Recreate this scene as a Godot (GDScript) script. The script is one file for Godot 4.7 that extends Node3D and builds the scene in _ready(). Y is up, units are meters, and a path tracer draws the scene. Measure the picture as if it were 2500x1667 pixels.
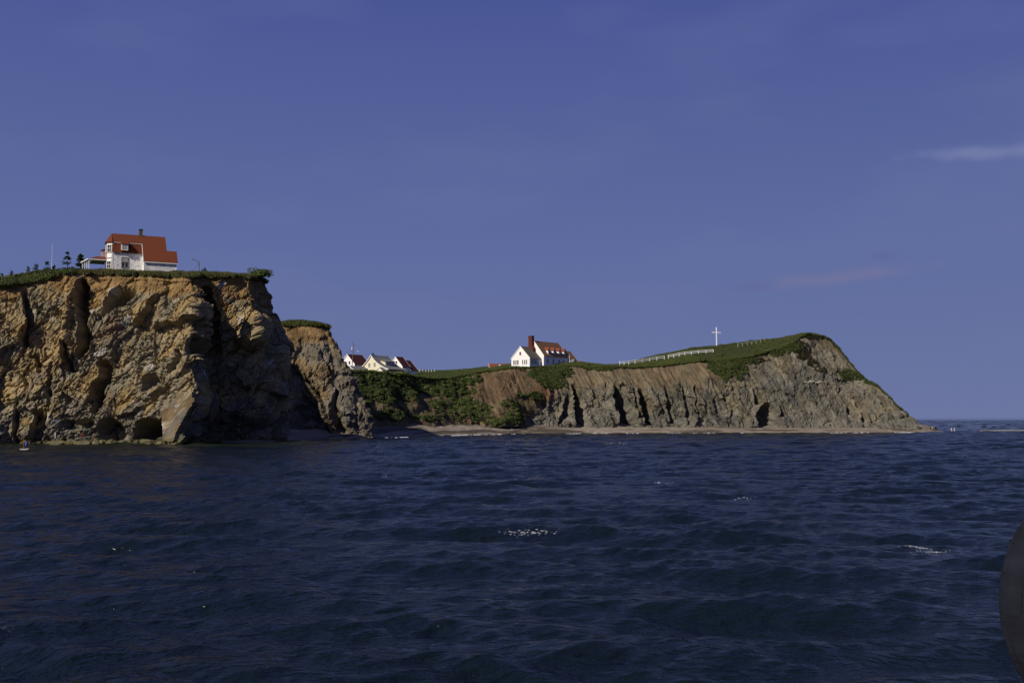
extends Node3D
# A bay seen from a boat: two ochre headlands, a green hollow with houses, a long grey cliff and the open sea.
# Metres; y is up; the camera looks towards -z.

var rng := RandomNumberGenerator.new()
var mats := {}
var used_names := {}

func _ready() -> void:
	rng.seed = 4711
	make_camera()
	make_sky()
	make_sun()
	make_materials()
	make_sea()
	make_near_headland()
	make_second_headland()
	make_far_cliff()
	make_beach()
	make_plateau()
	make_hill()
	make_cliff_house()
	make_village()
	make_white_house()
	make_fences()
	make_poles()
	make_plants()
	make_rocks()
	make_people()
	make_boat()
	make_foam()

func make_camera() -> void:
	var cam := Camera3D.new()
	cam.name = "camera"
	cam.position = Vector3(0, 4.7, 0)
	cam.rotation.x = 0.07705
	cam.fov = 36.875
	cam.near = 0.05
	cam.far = 60000.0
	add_child(cam)
	cam.current = true

func make_sky() -> void:
	var w := 2048
	var h := 1024
	var img := Image.create(w, h, false, Image.FORMAT_RGBAF)
	var streak := FastNoiseLite.new()
	streak.seed = 5
	streak.noise_type = FastNoiseLite.TYPE_SIMPLEX_SMOOTH
	streak.frequency = 1.0
	streak.fractal_octaves = 4
	var horizon := Color(0.148, 0.186, 0.355)
	var mid := Color(0.114, 0.153, 0.350)
	var high := Color(0.064, 0.090, 0.298)
	var top := Color(0.038, 0.064, 0.205)
	var below := Color(0.02, 0.026, 0.045)
	for j in h:
		var el := PI * (0.5 - (j + 0.5) / h)
		var deg := rad_to_deg(el)
		var base := below
		if deg >= 0.0:
			if deg < 9.0:
				base = horizon.lerp(mid, deg / 9.0)
			elif deg < 24.0:
				base = mid.lerp(high, (deg - 9.0) / 15.0)
			else:
				base = high.lerp(top, minf(1.0, (deg - 24.0) / 50.0))
		if deg < -1.0 or deg > 60.0:
			for i in w:
				img.set_pixel(i, j, base)
			continue
		for i in w:
			var az := TAU * (i + 0.5) / w
			if az > PI:
				az -= TAU
			var c := base
			if deg > 0.0:
				# thin high cirrus, everywhere, in long drawn-out streaks
				var n := streak.get_noise_3d(cos(az) * 3.0 + deg * 0.02, deg * 0.16, sin(az) * 3.0)
				c = c.lerp(Color(0.17, 0.20, 0.37), clampf(n * 0.34 + 0.01, 0.0, 0.22) * clampf(deg / 8.0, 0.0, 1.0))
				var azd := rad_to_deg(az)
				c = wisp(c, azd, deg, 25.4, 13.5, 4.8, 0.42, -0.05, Color(0.20, 0.235, 0.42), 0.60, streak)
				c = wisp(c, azd, deg, 17.6, 7.6, 5.6, 0.46, 0.069, Color(0.160, 0.172, 0.332), 0.85, streak)
				c = wisp(c, azd, deg, 20.0, 8.64, 0.9, 0.22, 0.09, Color(0.100, 0.118, 0.285), 0.4, streak)
				c = wisp(c, azd, deg, 13.4, 7.25, 1.6, 0.3, 0.06, Color(0.106, 0.125, 0.285), 0.4, streak)
			img.set_pixel(i, j, c)
	var pano := PanoramaSkyMaterial.new()
	pano.panorama = ImageTexture.create_from_image(img)
	pano.filter = true
	var sky := Sky.new()
	sky.sky_material = pano
	var env := Environment.new()
	env.background_mode = Environment.BG_SKY
	env.sky = sky
	env.background_energy_multiplier = 1.0
	env.tonemap_mode = Environment.TONE_MAPPER_LINEAR
	env.tonemap_exposure = 1.0
	env.sdfgi_enabled = true
	env.ssao_enabled = true
	env.ssil_enabled = true
	var we := WorldEnvironment.new()
	we.name = "daylight"
	we.environment = env
	add_child(we)

func wisp(c: Color, az: float, el: float, az0: float, el0: float, ra: float, re: float, tilt: float, tint: Color, share: float, n: FastNoiseLite) -> Color:
	var x := (az - az0) / ra
	if absf(x) > 1.3:
		return c
	var y := (el - el0 - (az - az0) * tilt) / re
	if absf(y) > 1.6:
		return c
	var d := sqrt(x * x + y * y)
	d += n.get_noise_2d(az * 0.5 + 40.0, el * 2.2) * 0.42
	return c.lerp(tint, share * smoothstep(1.05, 0.25, d))

func make_sun() -> void:
	var sun := DirectionalLight3D.new()
	sun.name = "sun"
	var towards := Vector3(-0.575, 0.573, 0.584).normalized()
	sun.look_at_from_position(towards * 100.0, Vector3.ZERO, Vector3.UP)
	sun.light_energy = 1.6
	sun.light_color = Color(1.0, 0.955, 0.89)
	sun.light_angular_distance = 0.5
	sun.shadow_enabled = true
	sun.directional_shadow_max_distance = 800.0
	add_child(sun)

# ---------------------------------------------------------------- materials

func lin(r: float, g: float, b: float) -> Color:
	return Color(r, g, b).linear_to_srgb()

func noise_tex(seed_: int, freq: float, lo: float, hi: float, size := 512, octaves := 5, cell := false) -> NoiseTexture2D:
	var n := FastNoiseLite.new()
	n.seed = seed_
	n.noise_type = FastNoiseLite.TYPE_CELLULAR if cell else FastNoiseLite.TYPE_SIMPLEX_SMOOTH
	n.frequency = freq
	n.fractal_octaves = octaves
	var t := NoiseTexture2D.new()
	t.width = size
	t.height = size
	t.seamless = true
	t.noise = n
	var g := Gradient.new()
	g.set_color(0, Color(lo, lo, lo))
	g.set_color(1, Color(hi, hi, hi))
	t.color_ramp = g
	return t

func plain(key: String, c: Color, rough := 0.8, spec := 0.4) -> StandardMaterial3D:
	var m := StandardMaterial3D.new()
	m.resource_name = key
	m.albedo_color = c
	m.roughness = rough
	m.metallic_specular = spec
	mats[key] = m
	return m

func grained(key: String, c: Color, rough: float, tex: Texture2D, scale_: Vector3, bump := 0.0, bump_tex: Texture2D = null) -> StandardMaterial3D:
	var m := plain(key, c, rough, 0.3)
	m.albedo_texture = tex
	m.uv1_triplanar = true
	m.uv1_world_triplanar = true
	m.uv1_scale = scale_
	if bump > 0.0:
		m.heightmap_enabled = true
		m.heightmap_texture = bump_tex
		m.heightmap_scale = bump
	return m

func make_materials() -> void:
	var grain := noise_tex(3, 0.02, 0.7, 1.1)
	var speck := noise_tex(8, 0.05, 0.72, 1.15)
	var relief := noise_tex(12, 0.012, 0.0, 1.0, 512, 6)
	var rock := grained("rock", Color.WHITE, 0.92, speck, Vector3(0.30, 0.30, 0.30), 6.0, relief)
	rock.vertex_color_use_as_albedo = true
	rock.metallic_specular = 0.2
	var soil := grained("soil", Color.WHITE, 0.97, speck, Vector3(0.2, 0.2, 0.2), 8.0, relief)
	soil.vertex_color_use_as_albedo = true
	soil.metallic_specular = 0.15
	var turf := grained("turf", Color.WHITE, 0.97, grain, Vector3(0.25, 0.25, 0.25))
	turf.vertex_color_use_as_albedo = true
	turf.metallic_specular = 0.15
	grained("white_paint", lin(0.80, 0.80, 0.78), 0.6, noise_tex(21, 0.03, 0.93, 1.0), Vector3(0.5, 0.5, 0.5))
	grained("cream_paint", lin(0.68, 0.64, 0.46), 0.6, noise_tex(22, 0.03, 0.93, 1.0), Vector3(0.5, 0.5, 0.5))
	# old paint: flaked off in long patches along the boards, grey wood under it
	var flake := FastNoiseLite.new()
	flake.seed = 31
	flake.frequency = 0.022
	flake.fractal_octaves = 5
	var ft := NoiseTexture2D.new()
	ft.width = 512
	ft.height = 512
	ft.seamless = true
	ft.noise = flake
	var fg := Gradient.new()
	fg.offsets = PackedFloat32Array([0.0, 0.30, 0.345, 0.40, 1.0])
	fg.colors = PackedColorArray([lin(0.10, 0.09, 0.085), lin(0.19, 0.175, 0.16), lin(0.58, 0.57, 0.56), lin(0.74, 0.735, 0.72), lin(0.80, 0.795, 0.78)])
	ft.color_ramp = fg
	grained("flaking_paint", Color.WHITE, 0.75, ft, Vector3(0.10, 0.55, 0.10))
	grained("grey_trim", lin(0.17, 0.165, 0.16), 0.8, grain, Vector3(0.6, 0.6, 0.6))
	grained("brown_trim", lin(0.20, 0.15, 0.13), 0.8, grain, Vector3(0.6, 0.6, 0.6))
	grained("pink_paint", lin(0.55, 0.36, 0.33), 0.7, grain, Vector3(0.6, 0.6, 0.6))
	grained("soffit", lin(0.36, 0.38, 0.30), 0.8, grain, Vector3(0.3, 0.3, 0.3))
	grained("red_roof", lin(0.172, 0.047, 0.019), 0.85, noise_tex(33, 0.03, 0.72, 1.0), Vector3(0.35, 0.35, 0.35), 1.5, relief)
	grained("dark_red_roof", lin(0.062, 0.016, 0.017), 0.8, grain, Vector3(0.35, 0.35, 0.35))
	grained("grey_roof", lin(0.17, 0.175, 0.17), 0.85, grain, Vector3(0.35, 0.35, 0.35))
	var wr := FastNoiseLite.new()
	wr.seed = 77
	wr.frequency = 0.03
	wr.fractal_octaves = 5
	var wt := NoiseTexture2D.new()
	wt.width = 512
	wt.height = 512
	wt.seamless = true
	wt.noise = wr
	var wg := Gradient.new()
	wg.offsets = PackedFloat32Array([0.0, 0.36, 0.5, 0.62, 1.0])
	wg.colors = PackedColorArray([lin(0.07, 0.05, 0.035), lin(0.12, 0.085, 0.055), lin(0.17, 0.10, 0.055), lin(0.22, 0.085, 0.035), lin(0.16, 0.12, 0.08)])
	wt.color_ramp = wg
	grained("weathered_roof", Color.WHITE, 0.9, wt, Vector3(0.30, 0.30, 0.30), 2.0, relief)
	grained("orange_roof", lin(0.22, 0.062, 0.028), 0.9, grain, Vector3(0.4, 0.4, 0.4))
	grained("lichen_roof", lin(0.20, 0.175, 0.14), 0.9, noise_tex(35, 0.04, 0.5, 1.0), Vector3(0.35, 0.35, 0.35))
	grained("brick", lin(0.145, 0.038, 0.022), 0.9, noise_tex(36, 0.06, 0.6, 1.0), Vector3(0.5, 0.5, 0.5))
	grained("old_chimney", lin(0.13, 0.085, 0.04), 0.9, speck, Vector3(0.5, 0.5, 0.5))
	grained("grey_wood", lin(0.16, 0.14, 0.12), 0.9, grain, Vector3(0.6, 0.3, 0.6))
	plain("glass", lin(0.012, 0.014, 0.018), 0.06, 0.5)
	plain("dark_metal", lin(0.03, 0.03, 0.033), 0.5, 0.5)
	plain("pale_metal", lin(0.55, 0.56, 0.57), 0.45, 0.5)
	var bark := grained("bark", lin(0.05, 0.04, 0.032), 0.95, grain, Vector3(1, 1, 1))
	bark.metallic_specular = 0.1
	for spec in [["leaf", 0.078, 0.102, 0.028], ["leaf_dark", 0.050, 0.072, 0.022], ["needle", 0.016, 0.027, 0.013], ["heath", 0.050, 0.042, 0.022]]:
		var lm := plain(spec[0], lin(spec[1], spec[2], spec[3]), 0.75, 0.25)
		lm.cull_mode = BaseMaterial3D.CULL_DISABLED
		lm.backlight_enabled = true
		lm.backlight = Color(0.35, 0.4, 0.15)
	var gm := plain("grass", Color.WHITE, 0.85, 0.15)
	gm.vertex_color_use_as_albedo = true
	gm.cull_mode = BaseMaterial3D.CULL_DISABLED
	var lv := plain("leaf_stuff", Color.WHITE, 0.75, 0.2)
	lv.vertex_color_use_as_albedo = true
	lv.cull_mode = BaseMaterial3D.CULL_DISABLED
	var body := plain("figure", Color.WHITE, 0.8, 0.3)
	body.vertex_color_use_as_albedo = true
	var foam := plain("foam", lin(0.72, 0.74, 0.76), 0.7, 0.3)
	foam.cull_mode = BaseMaterial3D.CULL_DISABLED
	# the sea: almost black body colour, gloss of water, wind ripples as a normal map
	var sea := plain("sea", Color.WHITE, 0.15, 0.25)
	sea.vertex_color_use_as_albedo = true
	var rip := FastNoiseLite.new()
	rip.seed = 91
	rip.frequency = 0.012
	rip.fractal_octaves = 5
	rip.fractal_gain = 0.55
	var rt := NoiseTexture2D.new()
	rt.width = 1024
	rt.height = 1024
	rt.seamless = true
	rt.noise = rip
	rt.as_normal_map = true
	rt.bump_strength = 22.0
	sea.normal_enabled = true
	sea.normal_texture = rt
	sea.normal_scale = 1.0
	sea.uv1_triplanar = true
	sea.uv1_world_triplanar = true
	sea.uv1_scale = Vector3(0.085, 0.085, 0.16)

# ---------------------------------------------------------------- helpers

func numbered(called: String) -> String:
	var n: int = used_names.get(called, 0)
	used_names[called] = n + 1
	return called if n == 0 else "%s_%03d" % [called, n]

func tag(o: Node3D, label: String, category: String, group := "", kind := "") -> void:
	if label:
		o.set_meta("label", label)
	if category:
		o.set_meta("category", category)
	if group:
		o.set_meta("group", group)
	if kind:
		o.set_meta("kind", kind)

func thing(called: String, at: Vector3, turn: float, label: String, category: String, group := "") -> Node3D:
	var o := Node3D.new()
	o.name = numbered(called)
	o.position = at
	o.rotation.y = turn
	tag(o, label, category, group)
	add_child(o)
	return o

func mesh_node(called: String, mesh: Mesh, mat: Material, parent: Node = null) -> MeshInstance3D:
	var o := MeshInstance3D.new()
	o.mesh = mesh
	o.material_override = mat
	if parent == null:
		o.name = numbered(called)
		add_child(o)
	else:
		o.name = called
		parent.add_child(o, true)
	return o

func start() -> SurfaceTool:
	var st := SurfaceTool.new()
	st.begin(Mesh.PRIMITIVE_TRIANGLES)
	st.set_smooth_group(-1)
	return st

func part(called: String, st: SurfaceTool, mat: Material, parent: Node = null) -> MeshInstance3D:
	st.generate_normals()
	return mesh_node(called, st.commit(), mat, parent)

func tri(st: SurfaceTool, a: Vector3, b: Vector3, c: Vector3) -> void:
	st.add_vertex(a)
	st.add_vertex(b)
	st.add_vertex(c)

func quad(st: SurfaceTool, a: Vector3, b: Vector3, c: Vector3, d: Vector3) -> void:
	tri(st, a, b, c)
	tri(st, a, c, d)

# box from lo to hi, then moved by t
func box(st: SurfaceTool, lo: Vector3, hi: Vector3, t := Transform3D.IDENTITY) -> void:
	var p := []
	for k in 8:
		p.append(t * Vector3(hi.x if k & 1 else lo.x, hi.y if k & 2 else lo.y, hi.z if k & 4 else lo.z))
	quad(st, p[4], p[6], p[7], p[5])
	quad(st, p[1], p[3], p[2], p[0])
	quad(st, p[0], p[2], p[6], p[4])
	quad(st, p[5], p[7], p[3], p[1])
	quad(st, p[6], p[2], p[3], p[7])
	quad(st, p[0], p[4], p[5], p[1])

# convex outline (anticlockwise seen from its front) pushed back along -normal by thick
func slab(st: SurfaceTool, outline: Array, thick: Vector3) -> void:
	var n := outline.size()
	for k in range(1, n - 1):
		tri(st, outline[0], outline[k + 1], outline[k])
		tri(st, outline[0] + thick, outline[k] + thick, outline[k + 1] + thick)
	for k in n:
		var a: Vector3 = outline[k]
		var b: Vector3 = outline[(k + 1) % n]
		quad(st, a, b, b + thick, a + thick)

func tube(st: SurfaceTool, a: Vector3, b: Vector3, ra: float, rb: float, sides := 7) -> void:
	var along := (b - a).normalized()
	var side := along.cross(Vector3.UP if absf(along.y) < 0.9 else Vector3.RIGHT).normalized()
	var other := along.cross(side)
	for k in sides:
		var t0 := TAU * k / sides
		var t1 := TAU * (k + 1) / sides
		var d0 := side * cos(t0) + other * sin(t0)
		var d1 := side * cos(t1) + other * sin(t1)
		quad(st, a + d0 * ra, a + d1 * ra, b + d1 * rb, b + d0 * rb)
		tri(st, b, b + d0 * rb, b + d1 * rb)
		tri(st, a, a + d1 * ra, a + d0 * ra)

func curve(p: Array, t: float) -> Vector3:
	# Catmull-Rom through p, t in 0 .. p.size() - 1
	var n := p.size()
	var i := clampi(int(t), 0, n - 2)
	var f := t - i
	var p1: Vector3 = p[i]
	var p2: Vector3 = p[i + 1]
	var p0: Vector3 = p[i - 1] if i > 0 else p1 * 2.0 - p2
	var p3: Vector3 = p[i + 2] if i + 2 < n else p2 * 2.0 - p1
	return 0.5 * (2.0 * p1 + (p2 - p0) * f + (2.0 * p0 - 5.0 * p1 + 4.0 * p2 - p3) * f * f + (3.0 * p1 - p0 - 3.0 * p2 + p3) * f * f * f)

# A sheet through columns of points (columns run to the right as seen from its front, points upwards).
# shift(p, n, t) gives a distance along the normal, tint(p, n, t, d) a colour.
func sheet(cols: Array, steps: Array, rows: int, shift: Callable, tint: Callable, faceted := false) -> Dictionary:
	var k: int = cols[0].size()
	var base := PackedVector3Array()
	var nu := 0
	for i in cols.size() - 1:
		var cut: int = steps[i]
		var last := 1 if i == cols.size() - 2 else 0
		for s in cut + last:
			var t := i + float(s) / cut
			var across := []
			for r in k:
				var line := []
				for c in range(maxi(0, i - 1), mini(cols.size(), i + 3)):
					line.append(cols[c][r])
				across.append(curve(line, t - maxi(0, i - 1)))
			for j in rows + 1:
				base.append(curve(across, float(j) / rows * (k - 1)))
			nu += 1
	var nv := rows + 1
	var nrm := grid_normals(base, nu, nv)
	var pos := PackedVector3Array()
	pos.resize(nu * nv)
	var ds := PackedFloat32Array()
	ds.resize(nu * nv)
	for i in nu:
		for j in nv:
			var q := i * nv + j
			var d: float = shift.call(base[q], nrm[q], float(j) / rows)
			ds[q] = d
			pos[q] = base[q] + nrm[q] * d
	var fin := grid_normals(pos, nu, nv)
	var col := PackedColorArray()
	col.resize(nu * nv)
	for i in nu:
		for j in nv:
			var q := i * nv + j
			col[q] = tint.call(base[q], fin[q], float(j) / rows, ds[q])
	var idx := PackedInt32Array()
	for i in nu - 1:
		for j in nv - 1:
			var a := i * nv + j
			var b := a + nv
			idx.append_array([a, a + 1, b + 1, a, b + 1, b])
	var arr := []
	arr.resize(Mesh.ARRAY_MAX)
	arr[Mesh.ARRAY_VERTEX] = pos
	if not faceted:
		arr[Mesh.ARRAY_NORMAL] = fin
	arr[Mesh.ARRAY_COLOR] = col
	arr[Mesh.ARRAY_INDEX] = idx
	var mesh := ArrayMesh.new()
	mesh.add_surface_from_arrays(Mesh.PRIMITIVE_TRIANGLES, arr)
	return {"mesh": mesh, "pos": pos, "nrm": fin, "nu": nu, "nv": nv}

func grid_normals(p: PackedVector3Array, nu: int, nv: int) -> PackedVector3Array:
	var out := PackedVector3Array()
	out.resize(nu * nv)
	for i in nu:
		var i0 := maxi(i - 1, 0) * nv
		var i1 := mini(i + 1, nu - 1) * nv
		for j in nv:
			var du := p[i1 + j] - p[i0 + j]
			var dv := p[i * nv + mini(j + 1, nv - 1)] - p[i * nv + maxi(j - 1, 0)]
			out[i * nv + j] = du.cross(dv).normalized()
	return out

func steps_for(cols: Array, res: float, row := 2) -> Array:
	var out := []
	for i in cols.size() - 1:
		var a: Vector3 = cols[i][row]
		var b: Vector3 = cols[i + 1][row]
		out.append(clampi(int(a.distance_to(b) / res), 1, 400))
	return out

func fnl(seed_: int, freq: float, octaves := 4, type := FastNoiseLite.TYPE_SIMPLEX_SMOOTH) -> FastNoiseLite:
	var n := FastNoiseLite.new()
	n.seed = seed_
	n.frequency = freq
	n.noise_type = type
	n.fractal_octaves = octaves
	return n

func cells(seed_: int, freq: float, ret: int) -> FastNoiseLite:
	var n := fnl(seed_, freq, 1, FastNoiseLite.TYPE_CELLULAR)
	n.fractal_type = FastNoiseLite.FRACTAL_NONE
	n.cellular_return_type = ret
	n.cellular_jitter = 1.0
	n.domain_warp_enabled = true
	n.domain_warp_amplitude = 1.6 / maxf(freq, 0.05) * 0.12
	n.domain_warp_frequency = freq * 1.7
	n.domain_warp_fractal_octaves = 3
	return n

# share of a point inside a slot that runs between a left and a right edge (lists of points with falling y):
# deep at the left edge, running out to the right
func slot(x: float, y: float, left: Array, right: Array, soft := 0.35) -> float:
	var hi: float = left[0].y
	var lo: float = left[-1].y
	if y > hi + 0.5 or y < lo - 0.5:
		return 0.0
	var l := edge_at(left, y)
	var r := edge_at(right, y)
	if r - l < 0.05:
		return 0.0
	var t := (x - l) / (r - l)
	if t < -0.6 or t > 1.0:
		return 0.0
	var ends := smoothstep(hi + 0.5, hi - 1.2, y) * smoothstep(lo - 0.5, lo + 0.4, y)
	if t < 0.0:
		return -0.22 * (1.0 + t / 0.6) * ends      # the rib beside it stands out
	return ends * smoothstep(0.0, soft / (r - l) + 0.02, t) * (1.0 - t * t * t)

func edge_at(line: Array, y: float) -> float:
	for k in line.size() - 1:
		var a: Vector2 = line[k]
		var b: Vector2 = line[k + 1]
		if y <= a.y and y >= b.y:
			return lerpf(a.x, b.x, (a.y - y) / maxf(a.y - b.y, 0.001))
	return line[0].x if y > line[0].y else line[-1].x

func bowl(x: float, y: float, c: Vector2, r: Vector2, hard := 0.35) -> float:
	var dx := (x - c.x) / r.x
	var dy := (y - c.y) / r.y
	var d := sqrt(dx * dx + dy * dy)
	return smoothstep(1.0, 1.0 - hard, d)

# ---------------------------------------------------------------- sea

var waves := []
var gusts: FastNoiseLite
var groups: FastNoiseLite

func set_waves() -> void:
	var r := RandomNumberGenerator.new()
	r.seed = 99
	var lengths := [10.5, 8.2, 6.6, 5.4, 4.5, 3.8, 3.2, 2.7, 2.25, 1.9, 1.6, 1.3, 1.08, 0.88, 0.7, 0.56, 0.45]
	for k in lengths.size():
		var l: float = lengths[k] * r.randf_range(0.93, 1.07)
		var dir := deg_to_rad(100.0 + r.randf_range(-1.0, 1.0) * (24.0 + 2.4 * k))
		var steep := 0.040 if l > 7.5 else (0.066 if l > 2.0 else 0.075)
		var kk := TAU / l
		waves.append([kk * cos(dir), kk * sin(dir), steep / kk, r.randf() * TAU, cos(dir), sin(dir), l])
	gusts = fnl(41, 0.035, 3)
	groups = fnl(42, 0.13, 2)

func wave_height(x: float, z: float) -> float:
	var gust := 1.0 + 0.55 * gusts.get_noise_2d(x, z)
	var grp := 1.0 + 1.1 * groups.get_noise_2d(x * 0.6, z)
	var y := 0.0
	for w in waves:
		y += w[2] * (grp if w[6] > 3.0 else gust) * sin(w[0] * x + w[1] * z + w[3])
	return y

func make_sea() -> void:
	set_waves()
	var angles := PackedFloat32Array()
	var fine := 0.66
	var a := -PI
	while a < PI - 0.001:
		angles.append(a)
		a += 0.0039 if absf(a) < fine else 0.1
	angles.append(PI)
	var radii := PackedFloat32Array()
	var rr := 1.0
	while rr < 24000.0:
		radii.append(rr)
		if rr < 8.0:
			rr += 1.5
		elif rr < 520.0:
			rr += clampf(0.0052 * rr, 0.09, 3.0)
		else:
			rr *= 1.06
	radii.append(40000.0)
	var na := angles.size()
	var nr := radii.size()
	var pos := PackedVector3Array()
	pos.resize(na * nr)
	var nrm := PackedVector3Array()
	nrm.resize(na * nr)
	var col := PackedColorArray()
	col.resize(na * nr)
	var deep := Color(0.0044, 0.0102, 0.0124)
	var shoal := Color(0.024, 0.024, 0.014)
	for j in nr:
		var rad := radii[j]
		# waves much shorter than the spacing of the points only tilt the surface
		for i in na:
			var ang := angles[i]
			var x := rad * sin(ang)
			var z := -rad * cos(ang)
			var y := 0.0
			var sx := 0.0
			var sz := 0.0
			var ox := 0.0
			var oz := 0.0
			var wild := absf(ang) < fine + 0.1 and rad > 7.0
			if wild:
				var gust := 1.0 + 0.55 * gusts.get_noise_2d(x, z)
				var grp := 1.0 + 1.1 * groups.get_noise_2d(x * 0.6, z)
				for w in waves:
					var ph: float = w[0] * x + w[1] * z + w[3]
					var amp: float = w[2] * (grp if w[6] > 3.0 else gust)
					var c := cos(ph)
					var s := sin(ph)
					y += amp * s
					var k2: float = amp * c
					sx += k2 * w[0]
					sz += k2 * w[1]
					ox += k2 * w[4]
					oz += k2 * w[5]
			pos[j * na + i] = Vector3(x + ox * 0.8, y, z + oz * 0.8)
			nrm[j * na + i] = Vector3(-sx, 1.0 / (1.0 + 1.7 * smoothstep(220.0, 700.0, rad)), -sz).normalized()
			# shallow over pale rock and weed along the foot of the near headland
			var sh := 0.0
			if wild and rad > 150.0 and rad < 420.0 and x < -40.0:
				sh = smoothstep(-172.0, -196.0, z - x * 0.0 + 9.0 * gusts.get_noise_2d(x * 2.0 + 50.0, z * 2.0)) * 0.55
			col[j * na + i] = deep.lerp(shoal, sh)
	var idx := PackedInt32Array()
	for j in nr - 1:
		for i in na - 1:
			var p := j * na + i
			var q := p + na
			idx.append_array([p, q, q + 1, p, q + 1, p + 1])
	var centre := pos.size()
	pos.append(Vector3(0, 0, 0))
	nrm.append(Vector3.UP)
	col.append(deep)
	for i in na - 1:
		idx.append_array([centre, i, i + 1])
	var arr := []
	arr.resize(Mesh.ARRAY_MAX)
	arr[Mesh.ARRAY_VERTEX] = pos
	arr[Mesh.ARRAY_NORMAL] = nrm
	arr[Mesh.ARRAY_COLOR] = col
	arr[Mesh.ARRAY_INDEX] = idx
	var mesh := ArrayMesh.new()
	mesh.add_surface_from_arrays(Mesh.PRIMITIVE_TRIANGLES, arr)
	var o := mesh_node("sea", mesh, mats.sea)
	tag(o, "dark blue choppy sea", "", "", "structure")

# ---------------------------------------------------------------- headlands

var near_rock := {}
var second_rock := {}
var far_rock := {}
var hill_grid := {}
var plateau_grid := {}
var plateau2_grid := {}
var beach_grid := {}

var facet_tab := PackedFloat32Array()

# broken rock: every cell of a scattered set of points is a plane with its own offset and tilt
func facet(x: float, y: float, size: float, salt: int) -> float:
	if facet_tab.is_empty():
		var g := RandomNumberGenerator.new()
		g.seed = 1234
		facet_tab.resize(4096 * 5)
		for k in 4096 * 5:
			facet_tab[k] = g.randf()
	x /= size
	y /= size
	var ix := floori(x)
	var iy := floori(y)
	var best := 9.0
	var out := 0.0
	for a in range(ix - 1, ix + 2):
		for b in range(iy - 1, iy + 2):
			var q := (((a + salt) & 63) * 64 + ((b + salt * 3) & 63)) * 5
			var dx := x - a - facet_tab[q]
			var dy := y - b - facet_tab[q + 1]
			var d := dx * dx + dy * dy
			if d < best:
				best = d
				out = facet_tab[q + 2] - 0.5 + dx * (facet_tab[q + 3] - 0.5) * 1.3 + dy * (facet_tab[q + 4] - 0.5) * 1.3
	return out

func rock_noise(seed_: int) -> Dictionary:
	return {
		"big": fnl(seed_, 0.045, 3), "mid": fnl(seed_ + 1, 0.16, 3), "fine": fnl(seed_ + 2, 0.55, 4),
		"block": cells(seed_ + 3, 0.16, FastNoiseLite.RETURN_CELL_VALUE), "chip": cells(seed_ + 4, 0.5, FastNoiseLite.RETURN_CELL_VALUE),
		"crack": cells(seed_ + 5, 0.13, FastNoiseLite.RETURN_DISTANCE2_SUB), "crack3": cells(seed_ + 10, 0.8, FastNoiseLite.RETURN_DISTANCE2_SUB), "crack2": cells(seed_ + 9, 0.34, FastNoiseLite.RETURN_DISTANCE2_SUB), "tone": fnl(seed_ + 6, 0.07, 4), "stain": fnl(seed_ + 7, 0.11, 5), "vein": fnl(seed_ + 8, 0.3, 3),
	}

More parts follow.
